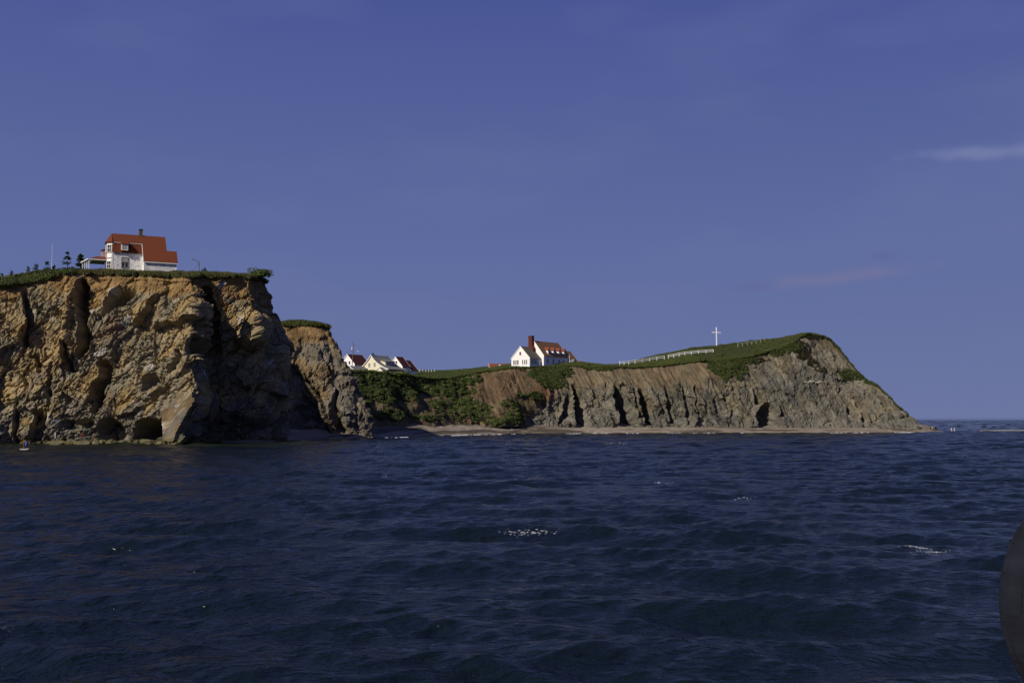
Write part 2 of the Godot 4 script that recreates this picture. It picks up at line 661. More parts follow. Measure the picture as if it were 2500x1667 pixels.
func make_near_headland() -> void:
	var cols := [
		[Vector3(-145.87, -0.93, -188.00), Vector3(-147.15, 7.45, -189.00), Vector3(-148.43, 15.82, -190.00), Vector3(-150.45, 23.66, -192.00), Vector3(-152.37, 29.75, -194.00)],
		[Vector3(-121.50, -1.04, -197.00), Vector3(-122.53, 7.58, -198.00), Vector3(-123.57, 16.34, -199.00), Vector3(-125.20, 24.55, -201.00), Vector3(-126.75, 31.07, -203.00)],
		[Vector3(-108.52, -1.03, -202.00), Vector3(-109.42, 7.65, -203.00), Vector3(-110.33, 16.64, -204.00), Vector3(-111.21, 24.95, -205.00), Vector3(-112.57, 31.68, -207.00)],
		[Vector3(-101.98, -1.03, -205.00), Vector3(-102.81, 7.69, -206.00), Vector3(-103.66, 16.81, -207.00), Vector3(-104.48, 25.24, -208.00), Vector3(-105.75, 32.32, -210.00)],
		[Vector3(-97.56, -0.98, -206.00), Vector3(-98.35, 7.71, -207.00), Vector3(-99.16, 16.87, -208.00), Vector3(-99.95, 25.34, -209.00), Vector3(-101.65, 33.02, -212.00)],
		[Vector3(-93.91, -1.01, -207.00), Vector3(-94.67, 7.72, -208.00), Vector3(-95.45, 16.93, -209.00), Vector3(-96.66, 25.54, -211.00), Vector3(-97.88, 34.28, -213.00)],
		[Vector3(-89.40, -1.04, -208.00), Vector3(-90.12, 7.74, -209.00), Vector3(-90.86, 16.99, -210.00), Vector3(-91.57, 25.54, -211.00), Vector3(-92.76, 35.40, -213.00)],
		[Vector3(-83.60, -1.04, -208.00), Vector3(-84.28, 7.74, -209.00), Vector3(-84.97, 16.99, -210.00), Vector3(-85.64, 25.54, -211.00), Vector3(-87.16, 35.63, -214.00)],
		[Vector3(-76.61, -1.01, -207.00), Vector3(-77.23, 7.72, -208.00), Vector3(-77.87, 16.93, -209.00), Vector3(-78.86, 25.54, -211.00), Vector3(-79.88, 35.49, -213.00)],
		[Vector3(-69.01, -0.93, -204.00), Vector3(-69.57, 7.68, -205.00), Vector3(-70.49, 16.81, -207.00), Vector3(-71.39, 25.34, -209.00), Vector3(-72.66, 35.31, -213.00)],
		[Vector3(-65.60, -0.88, -202.50), Vector3(-63.22, 7.65, -203.00), Vector3(-65.04, 16.70, -205.00), Vector3(-66.45, 25.24, -208.00), Vector3(-67.85, 35.14, -213.00)],
		[Vector3(-65.42, -0.98, -206.00), Vector3(-61.78, 7.69, -205.50), Vector3(-64.02, 16.81, -207.00), Vector3(-65.49, 25.44, -210.00), Vector3(-66.78, 35.20, -214.00)],
		[Vector3(-67.05, -1.26, -216.00), Vector3(-63.69, 7.82, -215.00), Vector3(-65.59, 17.34, -216.00), Vector3(-65.49, 25.93, -215.00), Vector3(-66.19, 35.39, -216.00)],
		[Vector3(-64.97, -1.28, -220.00), Vector3(-63.77, 7.90, -220.00), Vector3(-64.57, 17.51, -219.00), Vector3(-64.36, 26.13, -217.00), Vector3(-64.74, 35.45, -217.00)],
		[Vector3(-60.69, -1.22, -221.00), Vector3(-60.88, 7.91, -221.00), Vector3(-60.81, 17.57, -220.00), Vector3(-60.48, 26.18, -217.50), Vector3(-61.00, 35.59, -218.00)],
		[Vector3(-56.37, -1.16, -222.00), Vector3(-56.55, 7.93, -222.00), Vector3(-56.41, 17.57, -220.00), Vector3(-56.81, 26.28, -218.50), Vector3(-58.27, 35.64, -219.00)],
		[Vector3(-53.29, -1.06, -225.00), Vector3(-53.45, 7.97, -225.00), Vector3(-53.48, 17.72, -222.50), Vector3(-54.41, 26.48, -220.50), Vector3(-56.84, 35.75, -221.00)],
		[Vector3(-51.89, -1.08, -237.00), Vector3(-51.23, 10.51, -237.00), Vector3(-51.38, 19.33, -237.00), Vector3(-53.08, 28.10, -235.00), Vector3(-57.47, 35.98, -230.00)],
		[Vector3(-61.66, -1.02, -242.00), Vector3(-63.82, 10.92, -242.00), Vector3(-66.91, 19.64, -242.00), Vector3(-72.31, 27.43, -240.00), Vector3(-82.48, 36.68, -238.00)],
		[Vector3(-72.93, -0.78, -258.00), Vector3(-74.75, 11.54, -258.00), Vector3(-76.49, 19.80, -258.00), Vector3(-78.77, 29.14, -258.00), Vector3(-81.09, 39.37, -258.00)],
		[Vector3(-98.18, -0.78, -268.00), Vector3(-99.60, 11.80, -268.00), Vector3(-102.38, 20.44, -269.00), Vector3(-105.90, 30.18, -269.00), Vector3(-110.93, 39.56, -270.00)],
	]
	var steps := steps_for(cols, 0.21)
	steps[0] = 30
	steps[1] = 40
	steps[17] = 60
	steps[18] = 40
	steps[19] = 40
	var n := rock_noise(100)
	var slots := [
		[[Vector2(-90.93, 34.29), Vector2(-90.27, 32.24), Vector2(-89.76, 27.14), Vector2(-89.23, 23.75), Vector2(-88.69, 17.66)], [Vector2(-89.23, 34.29), Vector2(-88.83, 32.24), Vector2(-87.99, 27.14), Vector2(-86.47, 21.88), Vector2(-87.18, 17.66)], 5.0],
		[[Vector2(-84.48, 28.41), Vector2(-85.03, 27.14), Vector2(-84.91, 25.86)], [Vector2(-79.41, 28.41), Vector2(-82.08, 27.14), Vector2(-83.73, 25.86)], 3.4],
		[[Vector2(-82.75, 32.67), Vector2(-83.54, 30.96), Vector2(-84.48, 28.41)], [Vector2(-78.27, 32.67), Vector2(-78.12, 30.37), Vector2(-79.74, 28.24)], 4.0],
		[[Vector2(-102.33, 31.22), Vector2(-101.21, 28.41), Vector2(-100.22, 24.59), Vector2(-100.06, 20.19)], [Vector2(-100.64, 31.22), Vector2(-99.35, 28.41), Vector2(-98.54, 24.59), Vector2(-98.38, 20.19)], 2.6],
		[[Vector2(-92.49, 20.53), Vector2(-91.90, 18.00), Vector2(-91.29, 14.88)], [Vector2(-91.31, 20.53), Vector2(-90.39, 18.00), Vector2(-89.61, 14.88)], 2.4],
		[[Vector2(-84.46, 16.65), Vector2(-84.20, 13.79), Vector2(-85.81, 11.52), Vector2(-86.59, 6.91)], [Vector2(-82.77, 16.65), Vector2(-82.52, 13.79), Vector2(-83.25, 10.26), Vector2(-84.66, 6.91)], 3.4],
		[[Vector2(-101.00, 9.01), Vector2(-101.05, 6.08), Vector2(-100.06, 1.91), Vector2(-99.66, 0.07)], [Vector2(-100.32, 9.01), Vector2(-100.22, 6.08), Vector2(-99.06, 1.91), Vector2(-98.49, 0.07)], 1.8],
		[[Vector2(-97.12, 6.48), Vector2(-96.85, 3.58), Vector2(-96.56, 0.28)], [Vector2(-94.46, 6.48), Vector2(-93.86, 3.58), Vector2(-94.41, 0.28)], 4.2],
		[[Vector2(-95.82, 11.87), Vector2(-95.10, 10.54), Vector2(-94.58, 9.71)], [Vector2(-93.82, 11.87), Vector2(-93.44, 10.54), Vector2(-94.08, 9.71)], 1.6],
		[[Vector2(-68.39, 19.38), Vector2(-68.83, 16.87), Vector2(-69.94, 14.79)], [Vector2(-65.06, 19.38), Vector2(-65.66, 16.87), Vector2(-67.44, 14.79)], 2.0],
		[[Vector2(-73.92, 13.95), Vector2(-74.71, 12.70), Vector2(-74.83, 11.04)], [Vector2(-70.59, 13.95), Vector2(-70.89, 12.70), Vector2(-73.50, 11.04)], 2.2],
		[[Vector2(-70.71, 12.29), Vector2(-72.33, 10.63), Vector2(-73.42, 8.14)], [Vector2(-66.97, 12.29), Vector2(-69.83, 10.63), Vector2(-72.43, 8.14)], 1.5],
		[[Vector2(-97.89, 18.54), Vector2(-97.31, 16.45), Vector2(-97.09, 14.79)], [Vector2(-96.89, 18.54), Vector2(-95.98, 16.45), Vector2(-96.25, 14.79)], 1.6],
		[[Vector2(-66.05, 32.82), Vector2(-65.61, 28.61), Vector2(-65.66, 23.56), Vector2(-65.54, 18.54)], [Vector2(-64.04, 32.82), Vector2(-62.77, 28.61), Vector2(-62.15, 23.56), Vector2(-62.53, 18.54)], 3.5],
	]
	var slab_o := [Vector2(-69.69, 5.88), Vector2(-65.39, 10.54), Vector2(-63.25, 10.30), Vector2(-62.72, 8.50), Vector2(-65.67, 2.38), Vector2(-66.28, 0.35), Vector2(-68.73, 0.51)]
	var slab_poly := PackedVector2Array(slab_o)
	var shift := func(p: Vector3, nn: Vector3, t: float) -> float:
		var front := p.z > -232.0
		var q := Vector3(p.x * 0.6 + p.y * 0.8, (p.y * 0.6 - p.x * 0.8) * 1.6, p.z * 0.8)
		var rough := 1.0
		if t > 0.84:
			rough = lerpf(1.0, 0.45, clampf((t - 0.84) / 0.1, 0.0, 1.0))
		var on_slab := front and Geometry2D.is_point_in_polygon(Vector2(p.x, p.y), slab_poly)
		if on_slab:
			rough = 0.22
		var wx: float = p.x - p.z * 0.6 + n.mid.get_noise_3dv(p) * 1.6
		var fx := wx * 0.6 + p.y * 0.8
		var fy: float = (p.y * 0.6 - wx * 0.8 + n.mid.get_noise_3d(p.y, p.x, p.z) * 1.2) * 1.9
		var d: float = n.big.get_noise_3dv(p) * 1.7
		d += (facet(fx, fy, 9.5, 1) * 2.0 + facet(fx, fy, 3.8, 17) * 0.42 + facet(fx, fy, 1.5, 29) * 0.16) * rough + n.fine.get_noise_3dv(q) * 0.12 * rough
		d += n.fine.get_noise_3d(fx * 0.2, fy * 1.0, 5.0) * 0.20 * rough
		var ck: float = n.crack.get_noise_3dv(q) + 1.0
		d -= 0.7 * smoothstep(0.14, 0.0, ck) * rough
		ck = n.crack2.get_noise_3dv(q) + 1.0
		d -= 0.42 * smoothstep(0.13, 0.0, ck) * rough
		ck = n.crack3.get_noise_3dv(q) + 1.0
		d -= 0.14 * smoothstep(0.12, 0.0, ck) * rough
		if front:
			var jx: float = p.x + n.mid.get_noise_3d(p.y, p.x, 3.0) * 1.1
			var jy: float = p.y + n.mid.get_noise_3d(p.x, p.y, 9.0) * 1.1
			for s in slots:
				d -= slot(jx, jy, s[0], s[1]) * s[2]
			# the ochre rib beside the great gully
			var ribx := edge_at([Vector2(-90.46, 33.09), Vector2(-91.20, 27.14), Vector2(-92.04, 22.05), Vector2(-92.47, 14.88)], p.y)
			var ribw := lerpf(0.9, 2.6, clampf((34.0 - p.y) / 18.0, 0.0, 1.0))
			d += 2.3 * smoothstep(ribw, 0.0, absf(jx - ribx)) * smoothstep(15.0, 18.0, p.y) * smoothstep(34.5, 32.5, p.y)
			# sea caves
			d -= 9.0 * bowl(jx, jy, Vector2(-73.33, 2.52), Vector2(4.3, 3.1), 0.3)
			d -= 4.6 * bowl(jx, jy, Vector2(-81.83, 2.60), Vector2(3.0, 3.1), 0.4)
			d -= 2.4 * bowl(jx, jy, Vector2(-88.47, 3.92), Vector2(3.6, 1.4), 0.5)
			if on_slab:
				d = d * 0.3 + 0.5 + (p.x + 70.0) * 0.05
			# the foot is cut back by the sea below the slab and round the corner
			if p.x > -64.5 and not on_slab:
				d -= 3.4 * smoothstep(7.0, 2.5, p.y + n.mid.get_noise_3dv(p) * 2.0)
			# overhang in the shaded recess
			d += 1.6 * bowl(p.x, p.y, Vector2(-56.03, 24.47), Vector2(4.5, 5.0), 0.6)
		if t > 0.97:
			d *= 0.6
		return d
	var tint := func(p: Vector3, nn: Vector3, t: float, d: float) -> Color:
		var q := Vector3(p.x * 0.6 + p.y * 0.8, (p.y * 0.6 - p.x * 0.8) * 1.6, p.z * 0.8)
		var beige := Color(0.312, 0.246, 0.134)
		var grey := Color(0.232, 0.205, 0.140)
		var ochre := Color(0.305, 0.210, 0.086)
		var rust := Color(0.232, 0.162, 0.098)
		var blue := Color(0.172, 0.162, 0.138)
		var a: float = n.tone.get_noise_3dv(q)
		var b: float = n.stain.get_noise_3dv(q)
		var v: float = n.chip.get_noise_3dv(q)
		var c := beige.lerp(grey, smoothstep(-0.10, 0.22, a))
		c = c.lerp(ochre, 0.7 * smoothstep(0.14, 0.38, b))
		c = c.lerp(rust, 0.75 * smoothstep(-0.12, -0.36, b) * smoothstep(-62.0, -82.0, p.x))
		# grey-blue bedrock low down, its upper limit ragged
		c = c.lerp(blue, 0.8 * smoothstep(9.0, 5.0, p.y + 10.0 * a + 6.0 * b))
		# soil under the turf
		var soil := 29.5 + 4.0 * b + 3.0 * a
		if p.z < -232.0:
			soil += 1.0
		c = c.lerp(Color(0.262, 0.172, 0.076), smoothstep(soil, soil + 1.6, p.y))
		# the ochre rib
		var ribx := edge_at([Vector2(-90.46, 33.09), Vector2(-91.20, 27.14), Vector2(-92.04, 22.05), Vector2(-92.47, 14.88)], p.y)
		c = c.lerp(Color(0.33, 0.235, 0.11), 0.8 * smoothstep(2.4, 0.6, absf(p.x - ribx + b * 2.0)) * smoothstep(14.0, 17.0, p.y) * smoothstep(34.0, 32.0, p.y))
		if p.z > -232.0 and Geometry2D.is_point_in_polygon(Vector2(p.x, p.y), slab_poly):
			c = Color(0.200, 0.148, 0.082).lerp(Color(0.168, 0.150, 0.120), smoothstep(-0.1, 0.2, b + a))
			var vn: float = absf(n.vein.get_noise_3d((p.x * 0.75 - p.y * 0.66) * 1.6, (p.x * 0.66 + p.y * 0.75) * 0.16, 2.0))
			c = c.lerp(Color(0.42, 0.40, 0.36), smoothstep(0.035, 0.0, vn) * 0.8)
		# white calcite here and there
		c = c.lerp(Color(0.42, 0.40, 0.35), smoothstep(0.86, 0.98, v) * smoothstep(0.0, 0.2, a))
		# weed and wrack band just over the water
		c = c.lerp(Color(0.115, 0.10, 0.035), 0.7 * smoothstep(1.5, 0.7, p.y + b * 1.5))
		return c * (0.92 + 0.20 * v + 0.35 * n.vein.get_noise_3d(q.x * 1.1, q.y * 2.6, q.z))
	near_rock = sheet(cols, steps, 176, shift, tint, true)
	var o := mesh_node("cliff", near_rock.mesh, mats.rock)
	tag(o, "tall ochre and beige rock cliff with sea caves below the lone house", "", "", "structure")

func make_second_headland() -> void:
	var cols := [
		[Vector3(-69.88, -1.03, -270.00), Vector3(-70.29, 6.48, -271.00), Vector3(-70.96, 14.11, -273.00), Vector3(-71.63, 21.90, -275.00), Vector3(-72.84, 30.57, -279.00)],
		[Vector3(-60.43, -0.95, -271.00), Vector3(-60.78, 6.49, -272.00), Vector3(-61.36, 14.15, -274.00), Vector3(-61.94, 21.96, -276.00), Vector3(-62.98, 30.66, -280.00)],
		[Vector3(-55.24, -0.86, -272.00), Vector3(-56.37, 6.52, -277.00), Vector3(-56.08, 14.18, -275.00), Vector3(-56.61, 22.02, -277.00), Vector3(-57.90, 30.86, -281.00)],
		[Vector3(-50.19, -0.79, -274.00), Vector3(-50.69, 6.51, -275.00), Vector3(-51.43, 14.22, -276.00), Vector3(-52.58, 22.08, -278.00), Vector3(-54.37, 30.84, -282.00)],
		[Vector3(-45.06, -0.51, -276.00), Vector3(-45.32, 6.49, -273.00), Vector3(-47.35, 13.73, -278.00), Vector3(-49.59, 21.65, -280.00), Vector3(-52.70, 30.80, -284.00)],
		[Vector3(-39.98, -0.27, -275.00), Vector3(-41.52, 6.29, -276.00), Vector3(-44.23, 13.18, -278.00), Vector3(-47.90, 21.31, -280.00), Vector3(-51.90, 30.57, -284.00)],
		[Vector3(-36.98, 0.01, -278.00), Vector3(-38.40, 5.98, -279.00), Vector3(-42.00, 12.59, -281.00), Vector3(-47.16, 21.26, -283.00), Vector3(-52.03, 30.41, -286.00)],
		[Vector3(-42.99, 0.02, -284.00), Vector3(-45.94, 6.34, -285.00), Vector3(-50.08, 13.42, -286.00), Vector3(-54.96, 21.26, -287.00), Vector3(-59.21, 30.36, -288.00)],
		[Vector3(-60.80, 0.41, -288.00), Vector3(-62.65, 7.74, -288.00), Vector3(-64.72, 14.67, -289.00), Vector3(-68.31, 21.61, -289.00), Vector3(-72.20, 30.30, -290.00)],
	]
	var steps := steps_for(cols, 0.27)
	steps[7] = 50
	var n := rock_noise(300)
	var slots := [
		[[Vector2(-56.43, 17.41), Vector2(-53.96, 13.74), Vector2(-51.26, 9.03), Vector2(-49.09, 3.29), Vector2(-48.02, 1.21)], [Vector2(-55.38, 17.41), Vector2(-53.22, 13.74), Vector2(-50.22, 9.03), Vector2(-47.42, 3.29), Vector2(-46.35, 1.21)], 1.6],
		[[Vector2(-48.28, 13.54), Vector2(-48.23, 9.19), Vector2(-47.51, 4.32), Vector2(-47.46, 0.86)], [Vector2(-47.41, 13.54), Vector2(-46.92, 9.19), Vector2(-44.25, 4.32), Vector2(-44.21, 0.86)], 3.0],
		[[Vector2(-48.16, 24.32), Vector2(-47.22, 20.97)], [Vector2(-46.60, 24.32), Vector2(-45.88, 20.97)], 1.8],
	]
	var shift := func(p: Vector3, nn: Vector3, t: float) -> float:
		var q := Vector3(p.x * 0.95 + p.y * 0.22, p.y * 0.75, p.z * 0.9)
		var rough := lerpf(1.0, 0.5, clampf((t - 0.82) / 0.12, 0.0, 1.0))
		var wx: float = p.x - p.z * 0.6 + n.mid.get_noise_3dv(p) * 1.4
		var fx := wx * 0.96 + p.y * 0.26
		var fy: float = (p.y * 0.96 - wx * 0.26) * 0.75
		var d: float = n.big.get_noise_3dv(p) * 1.6
		d += (facet(fx, fy, 5.0, 3) * 0.8 + facet(fx, fy, 2.0, 19) * 0.3 + facet(wx, p.y, 0.9, 31) * 0.22) * rough + n.fine.get_noise_3dv(q) * 0.5 * rough
		d -= 0.8 * smoothstep(0.16, 0.0, n.crack.get_noise_3dv(q) + 1.0) * rough
		var jx: float = p.x + n.mid.get_noise_3d(p.y, p.x, 3.0) * 0.9
		for s in slots:
			d -= slot(jx, p.y, s[0], s[1]) * s[2]
		return d * (0.6 if t > 0.97 else 1.0)
	var tint := func(p: Vector3, nn: Vector3, t: float, d: float) -> Color:
		var q := Vector3(p.x * 0.95 + p.y * 0.22, p.y * 0.75, p.z * 0.9)
		var a: float = n.tone.get_noise_3dv(q)
		var b: float = n.stain.get_noise_3dv(q)
		var v: float = n.chip.get_noise_3dv(q)
		var c := Color(0.220, 0.180, 0.115).lerp(Color(0.185, 0.165, 0.125), smoothstep(-0.1, 0.2, a))
		c = c.lerp(Color(0.235, 0.160, 0.075), 0.7 * smoothstep(0.06, 0.3, b))
		c = c.lerp(Color(0.165, 0.152, 0.125), 0.8 * smoothstep(10.0, 5.0, p.y + 9.0 * a + 5.0 * b))
		c = c.lerp(Color(0.235, 0.155, 0.072), smoothstep(24.0, 26.5, p.y + 4.0 * b))
		return c * (0.84 + 0.24 * v)
	second_rock = sheet(cols, steps, 120, shift, tint, true)
	var o := mesh_node("cliff", second_rock.mesh, mats.rock)
	tag(o, "second ochre headland behind the near cliff, capped with scrub", "", "", "structure")

var far_cols := [
	# foot, top edge, first rise, crest, 0 hollow .. 1 cliff
	[Vector3(-48.39, 3.58, -296.00), Vector3(-52.18, 19.48, -318.00), Vector3(-56.62, 21.29, -345.00), Vector3(-62.38, 23.74, -380.00), 0.0],
	[Vector3(-40.13, 3.55, -305.00), Vector3(-44.11, 19.96, -334.00), Vector3(-47.02, 21.54, -356.00), Vector3(-52.84, 24.42, -400.00), 0.0],
	[Vector3(-32.09, 3.36, -322.00), Vector3(-35.61, 19.97, -356.00), Vector3(-38.52, 22.29, -385.00), Vector3(-44.03, 26.04, -440.00), 0.0],
	[Vector3(-23.04, 3.28, -340.00), Vector3(-25.44, 19.69, -374.00), Vector3(-27.21, 22.82, -400.00), Vector3(-30.96, 26.95, -455.00), 0.0],
	[Vector3(-16.74, 3.24, -350.00), Vector3(-18.49, 21.06, -385.00), Vector3(-19.79, 24.18, -412.00), Vector3(-21.86, 27.49, -455.00), 0.0],
	[Vector3(-9.94, 3.21, -356.00), Vector3(-11.04, 22.86, -394.00), Vector3(-11.66, 25.37, -416.00), Vector3(-12.61, 28.14, -450.00), 0.15],
	[Vector3(-2.89, 3.19, -362.00), Vector3(-3.15, 24.26, -393.67), Vector3(-3.29, 26.42, -410.67), Vector3(-3.57, 29.17, -445.67), 0.3],
	[Vector3(6.00, 2.98, -376.45), Vector3(6.37, 25.09, -397.45), Vector3(6.58, 27.24, -410.45), Vector3(7.18, 29.68, -448.45), 0.6],
	[Vector3(13.81, 2.63, -385.00), Vector3(14.52, 25.86, -403.00), Vector3(14.96, 27.99, -415.00), Vector3(16.33, 30.48, -453.00), 1.0],
	[Vector3(23.26, 2.46, -389.00), Vector3(24.33, 26.29, -405.00), Vector3(24.94, 28.32, -415.00), Vector3(27.22, 30.84, -453.00), 1.0],
	[Vector3(39.17, 2.44, -393.00), Vector3(40.74, 26.07, -407.00), Vector3(41.35, 26.88, -413.00), Vector3(42.35, 27.76, -423.00), 1.0],
	[Vector3(55.25, 2.42, -396.00), Vector3(57.47, 26.55, -410.00), Vector3(59.03, 29.34, -421.00), Vector3(63.54, 33.57, -453.00), 1.0],
	[Vector3(71.57, 2.24, -399.00), Vector3(74.45, 28.70, -413.00), Vector3(76.66, 32.30, -425.00), Vector3(82.65, 37.39, -458.00), 1.0],
	[Vector3(81.52, 2.07, -401.00), Vector3(84.79, 28.98, -415.00), Vector3(87.30, 33.11, -427.00), Vector3(93.89, 38.57, -459.00), 1.0],
	[Vector3(94.77, 1.90, -403.00), Vector3(98.84, 31.17, -418.00), Vector3(103.63, 35.96, -438.00), Vector3(108.42, 40.52, -458.00), 0.8],
	[Vector3(104.93, 1.88, -405.00), Vector3(109.99, 34.48, -422.00), Vector3(112.90, 37.34, -433.00), Vector3(117.11, 40.72, -449.00), 0.7],
	[Vector3(111.66, 1.88, -406.00), Vector3(117.92, 37.50, -426.00), Vector3(119.90, 39.61, -433.00), Vector3(122.69, 41.66, -443.00), 0.6],
	[Vector3(117.62, 1.87, -407.00), Vector3(124.91, 40.84, -431.00), Vector3(126.71, 41.61, -436.00), Vector3(128.93, 42.56, -443.00), 0.5],
	[Vector3(125.04, 1.87, -407.41), Vector3(134.54, 39.63, -435.41), Vector3(136.39, 40.02, -441.41), Vector3(139.47, 40.37, -451.41), 0.4],
	[Vector3(131.73, 1.86, -408.00), Vector3(140.89, 32.53, -434.00), Vector3(142.83, 32.57, -440.00), Vector3(146.06, 32.48, -450.00), 0.3],
	[Vector3(140.54, 1.69, -410.00), Vector3(146.96, 22.93, -429.08), Vector3(149.00, 22.66, -435.08), Vector3(152.40, 22.19, -445.08), 0.2],
	[Vector3(149.43, 1.51, -412.00), Vector3(153.26, 17.29, -424.12), Vector3(155.41, 16.96, -430.12), Vector3(158.27, 16.13, -438.12), 0.2],
	[Vector3(159.29, 1.33, -414.17), Vector3(159.51, 9.14, -420.67), Vector3(161.01, 8.67, -424.67), Vector3(163.64, 7.88, -431.67), 0.1],
	[Vector3(166.19, 0.97, -417.00), Vector3(166.01, 3.44, -421.40), Vector3(167.18, 3.10, -424.40), Vector3(169.13, 2.40, -429.40), 0.1],
	[Vector3(171.74, 0.79, -437.50), Vector3(169.75, 4.09, -437.93), Vector3(171.29, 3.73, -441.93), Vector3(172.81, 3.02, -445.93), 0.1],
]

func soil_line(x: float) -> float:
	# how far up the face (0 .. 1) the soil begins
	if x < 4.0:
		return -0.3
	if x < 15.0:
		return lerpf(-0.1, 0.56, (x - 4.0) / 11.0)
	if x < 75.0:
		return 0.60
	if x < 95.0:
		return lerpf(0.60, 0.86, (x - 75.0) / 20.0)
	return 0.9

func make_far_cliff() -> void:
	var cols := []
	for f in far_cols:
		var foot: Vector3 = f[0]
		var top: Vector3 = f[1]
		var k: float = f[4]
		var col := []
		for t in [0.0, 0.25, 0.5, 0.75, 1.0]:
			var back := lerpf(t, [0.0, 0.14, 0.30, 0.56, 1.0][int(t * 4.0)], k)
			var p := foot.lerp(top, t)
			p.z = lerpf(foot.z, top.z, back)
			if t == 0.0:
				p.y -= 1.0
			col.append(p)
		cols.append(col)
	var steps := steps_for(cols, 0.34)
	var n := rock_noise(500)
	var streak := fnl(555, 0.5, 4)
	var slots := [
		[[Vector2(23.18, 18.71), Vector2(23.78, 11.26), Vector2(23.74, 2.57)], [Vector2(25.08, 18.71), Vector2(28.22, 11.26), Vector2(28.80, 2.57)], 6.0],
		[[Vector2(20.30, 14.43), Vector2(18.70, 8.10), Vector2(17.73, 3.83)], [Vector2(23.16, 14.43), Vector2(22.81, 8.10), Vector2(19.95, 3.83)], 3.0],
		[[Vector2(38.94, 19.10), Vector2(39.21, 12.88), Vector2(41.04, 3.19)], [Vector2(40.53, 19.10), Vector2(45.89, 11.29), Vector2(48.68, 3.19)], 7.0],
		[[Vector2(49.25, 17.22), Vector2(49.52, 11.31), Vector2(51.35, 3.19)], [Vector2(51.17, 17.22), Vector2(54.62, 10.51), Vector2(56.14, 3.19)], 6.0],
		[[Vector2(46.39, 19.29), Vector2(48.24, 11.31), Vector2(48.82, 5.73)], [Vector2(47.67, 19.29), Vector2(49.52, 11.31), Vector2(51.06, 5.73)], 2.4],
		[[Vector2(59.65, 18.85), Vector2(60.21, 11.33), Vector2(61.72, 4.14)], [Vector2(61.26, 18.85), Vector2(62.45, 11.33), Vector2(63.96, 4.14)], 3.0],
		[[Vector2(66.70, 17.89), Vector2(66.96, 13.40)], [Vector2(68.30, 17.89), Vector2(68.88, 13.40)], 2.8],
		[[Vector2(66.95, 12.92), Vector2(68.18, 8.93), Vector2(68.75, 3.50)], [Vector2(69.20, 12.92), Vector2(70.10, 8.93), Vector2(70.67, 3.50)], 3.0],
		[[Vector2(72.16, 18.85), Vector2(71.76, 12.92), Vector2(72.94, 5.74)], [Vector2(73.12, 18.85), Vector2(73.04, 12.92), Vector2(73.90, 5.74)], 1.6],
		[[Vector2(84.07, 15.38), Vector2(84.68, 13.13)], [Vector2(86.65, 15.38), Vector2(86.61, 13.13)], 2.4],
		[[Vector2(86.86, 8.95), Vector2(86.18, 6.70)], [Vector2(89.11, 8.95), Vector2(88.43, 6.70)], 2.2],
		[[Vector2(99.63, 11.55), Vector2(96.31, 7.36), Vector2(96.87, 2.21)], [Vector2(102.54, 11.55), Vector2(105.69, 7.36), Vector2(107.52, 2.21)], 5.5],
		[[Vector2(95.52, 17.05), Vector2(96.39, 11.39)], [Vector2(97.46, 17.05), Vector2(98.98, 11.39)], 3.0],
		[[Vector2(106.07, 10.26), Vector2(106.64, 6.39)], [Vector2(108.01, 10.26), Vector2(109.22, 6.39)], 3.4],
		[[Vector2(102.21, 26.66), Vector2(103.16, 25.35)], [Vector2(103.84, 26.66), Vector2(104.80, 25.35)], 1.8],
		[[Vector2(135.77, 11.96), Vector2(135.99, 8.20)], [Vector2(137.65, 11.95), Vector2(138.49, 8.20)], 2.4],
		[[Vector2(139.33, 14.28), Vector2(140.74, 8.22), Vector2(141.24, 3.15)], [Vector2(140.59, 14.28), Vector2(142.94, 8.21), Vector2(143.75, 3.15)], 4.2],
		[[Vector2(144.27, 8.39), Vector2(144.79, 4.13)], [Vector2(145.85, 8.39), Vector2(147.31, 4.13)], 2.8],
		[[Vector2(150.20, 14.35), Vector2(151.63, 10.38)], [Vector2(151.74, 14.34), Vector2(154.08, 10.37)], 2.6],
		[[Vector2(154.18, 9.41), Vector2(155.02, 6.60)], [Vector2(155.71, 9.41), Vector2(157.16, 6.60)], 2.0],
		[[Vector2(6.07, 8.41), Vector2(7.61, 5.69)], [Vector2(10.39, 8.43), Vector2(11.01, 5.69)], 1.2],
	]
	var shift := func(p: Vector3, nn: Vector3, t: float) -> float:
		# beds tilt down to the right
		var q := Vector3(p.x * 1.05 + p.y * 0.55, p.y * 0.42 - p.x * 0.1, p.z * 0.7)
		var line: float = soil_line(p.x) + n.tone.get_noise_3dv(p) * 0.22
		var soft := smoothstep(line - 0.06, line + 0.12, t)
		var rough := lerpf(1.0, 0.22, soft)
		var wx: float = p.x + n.mid.get_noise_3dv(p) * 1.5
		var fx := (wx * 0.9 + p.y * 0.43) * 1.5
		var fy := (p.y * 0.9 - wx * 0.43) * 0.62
		var d: float = n.big.get_noise_3dv(p) * 1.9
		var scree := smoothstep(84.0, 104.0, p.x)
		d += (facet(fx, fy, 6.0, 5) * lerpf(1.5, 0.7, scree) + facet(fx, fy, 2.4, 23) * lerpf(0.6, 0.3, scree) + facet(wx, p.y, 1.1, 37) * 0.3) * rough + n.fine.get_noise_3dv(q) * 0.5 * rough
		d += n.fine.get_noise_3d(fx * 0.9, fy * 0.2, 5.0) * 0.45 * rough
		d -= 0.9 * smoothstep(0.16, 0.0, n.crack.get_noise_3dv(q) + 1.0) * rough
		# rills down the soil
		d += soft * streak.get_noise_3d(p.x * 1.1 + p.y * 0.45, p.y * 0.05, 0.0) * 0.55
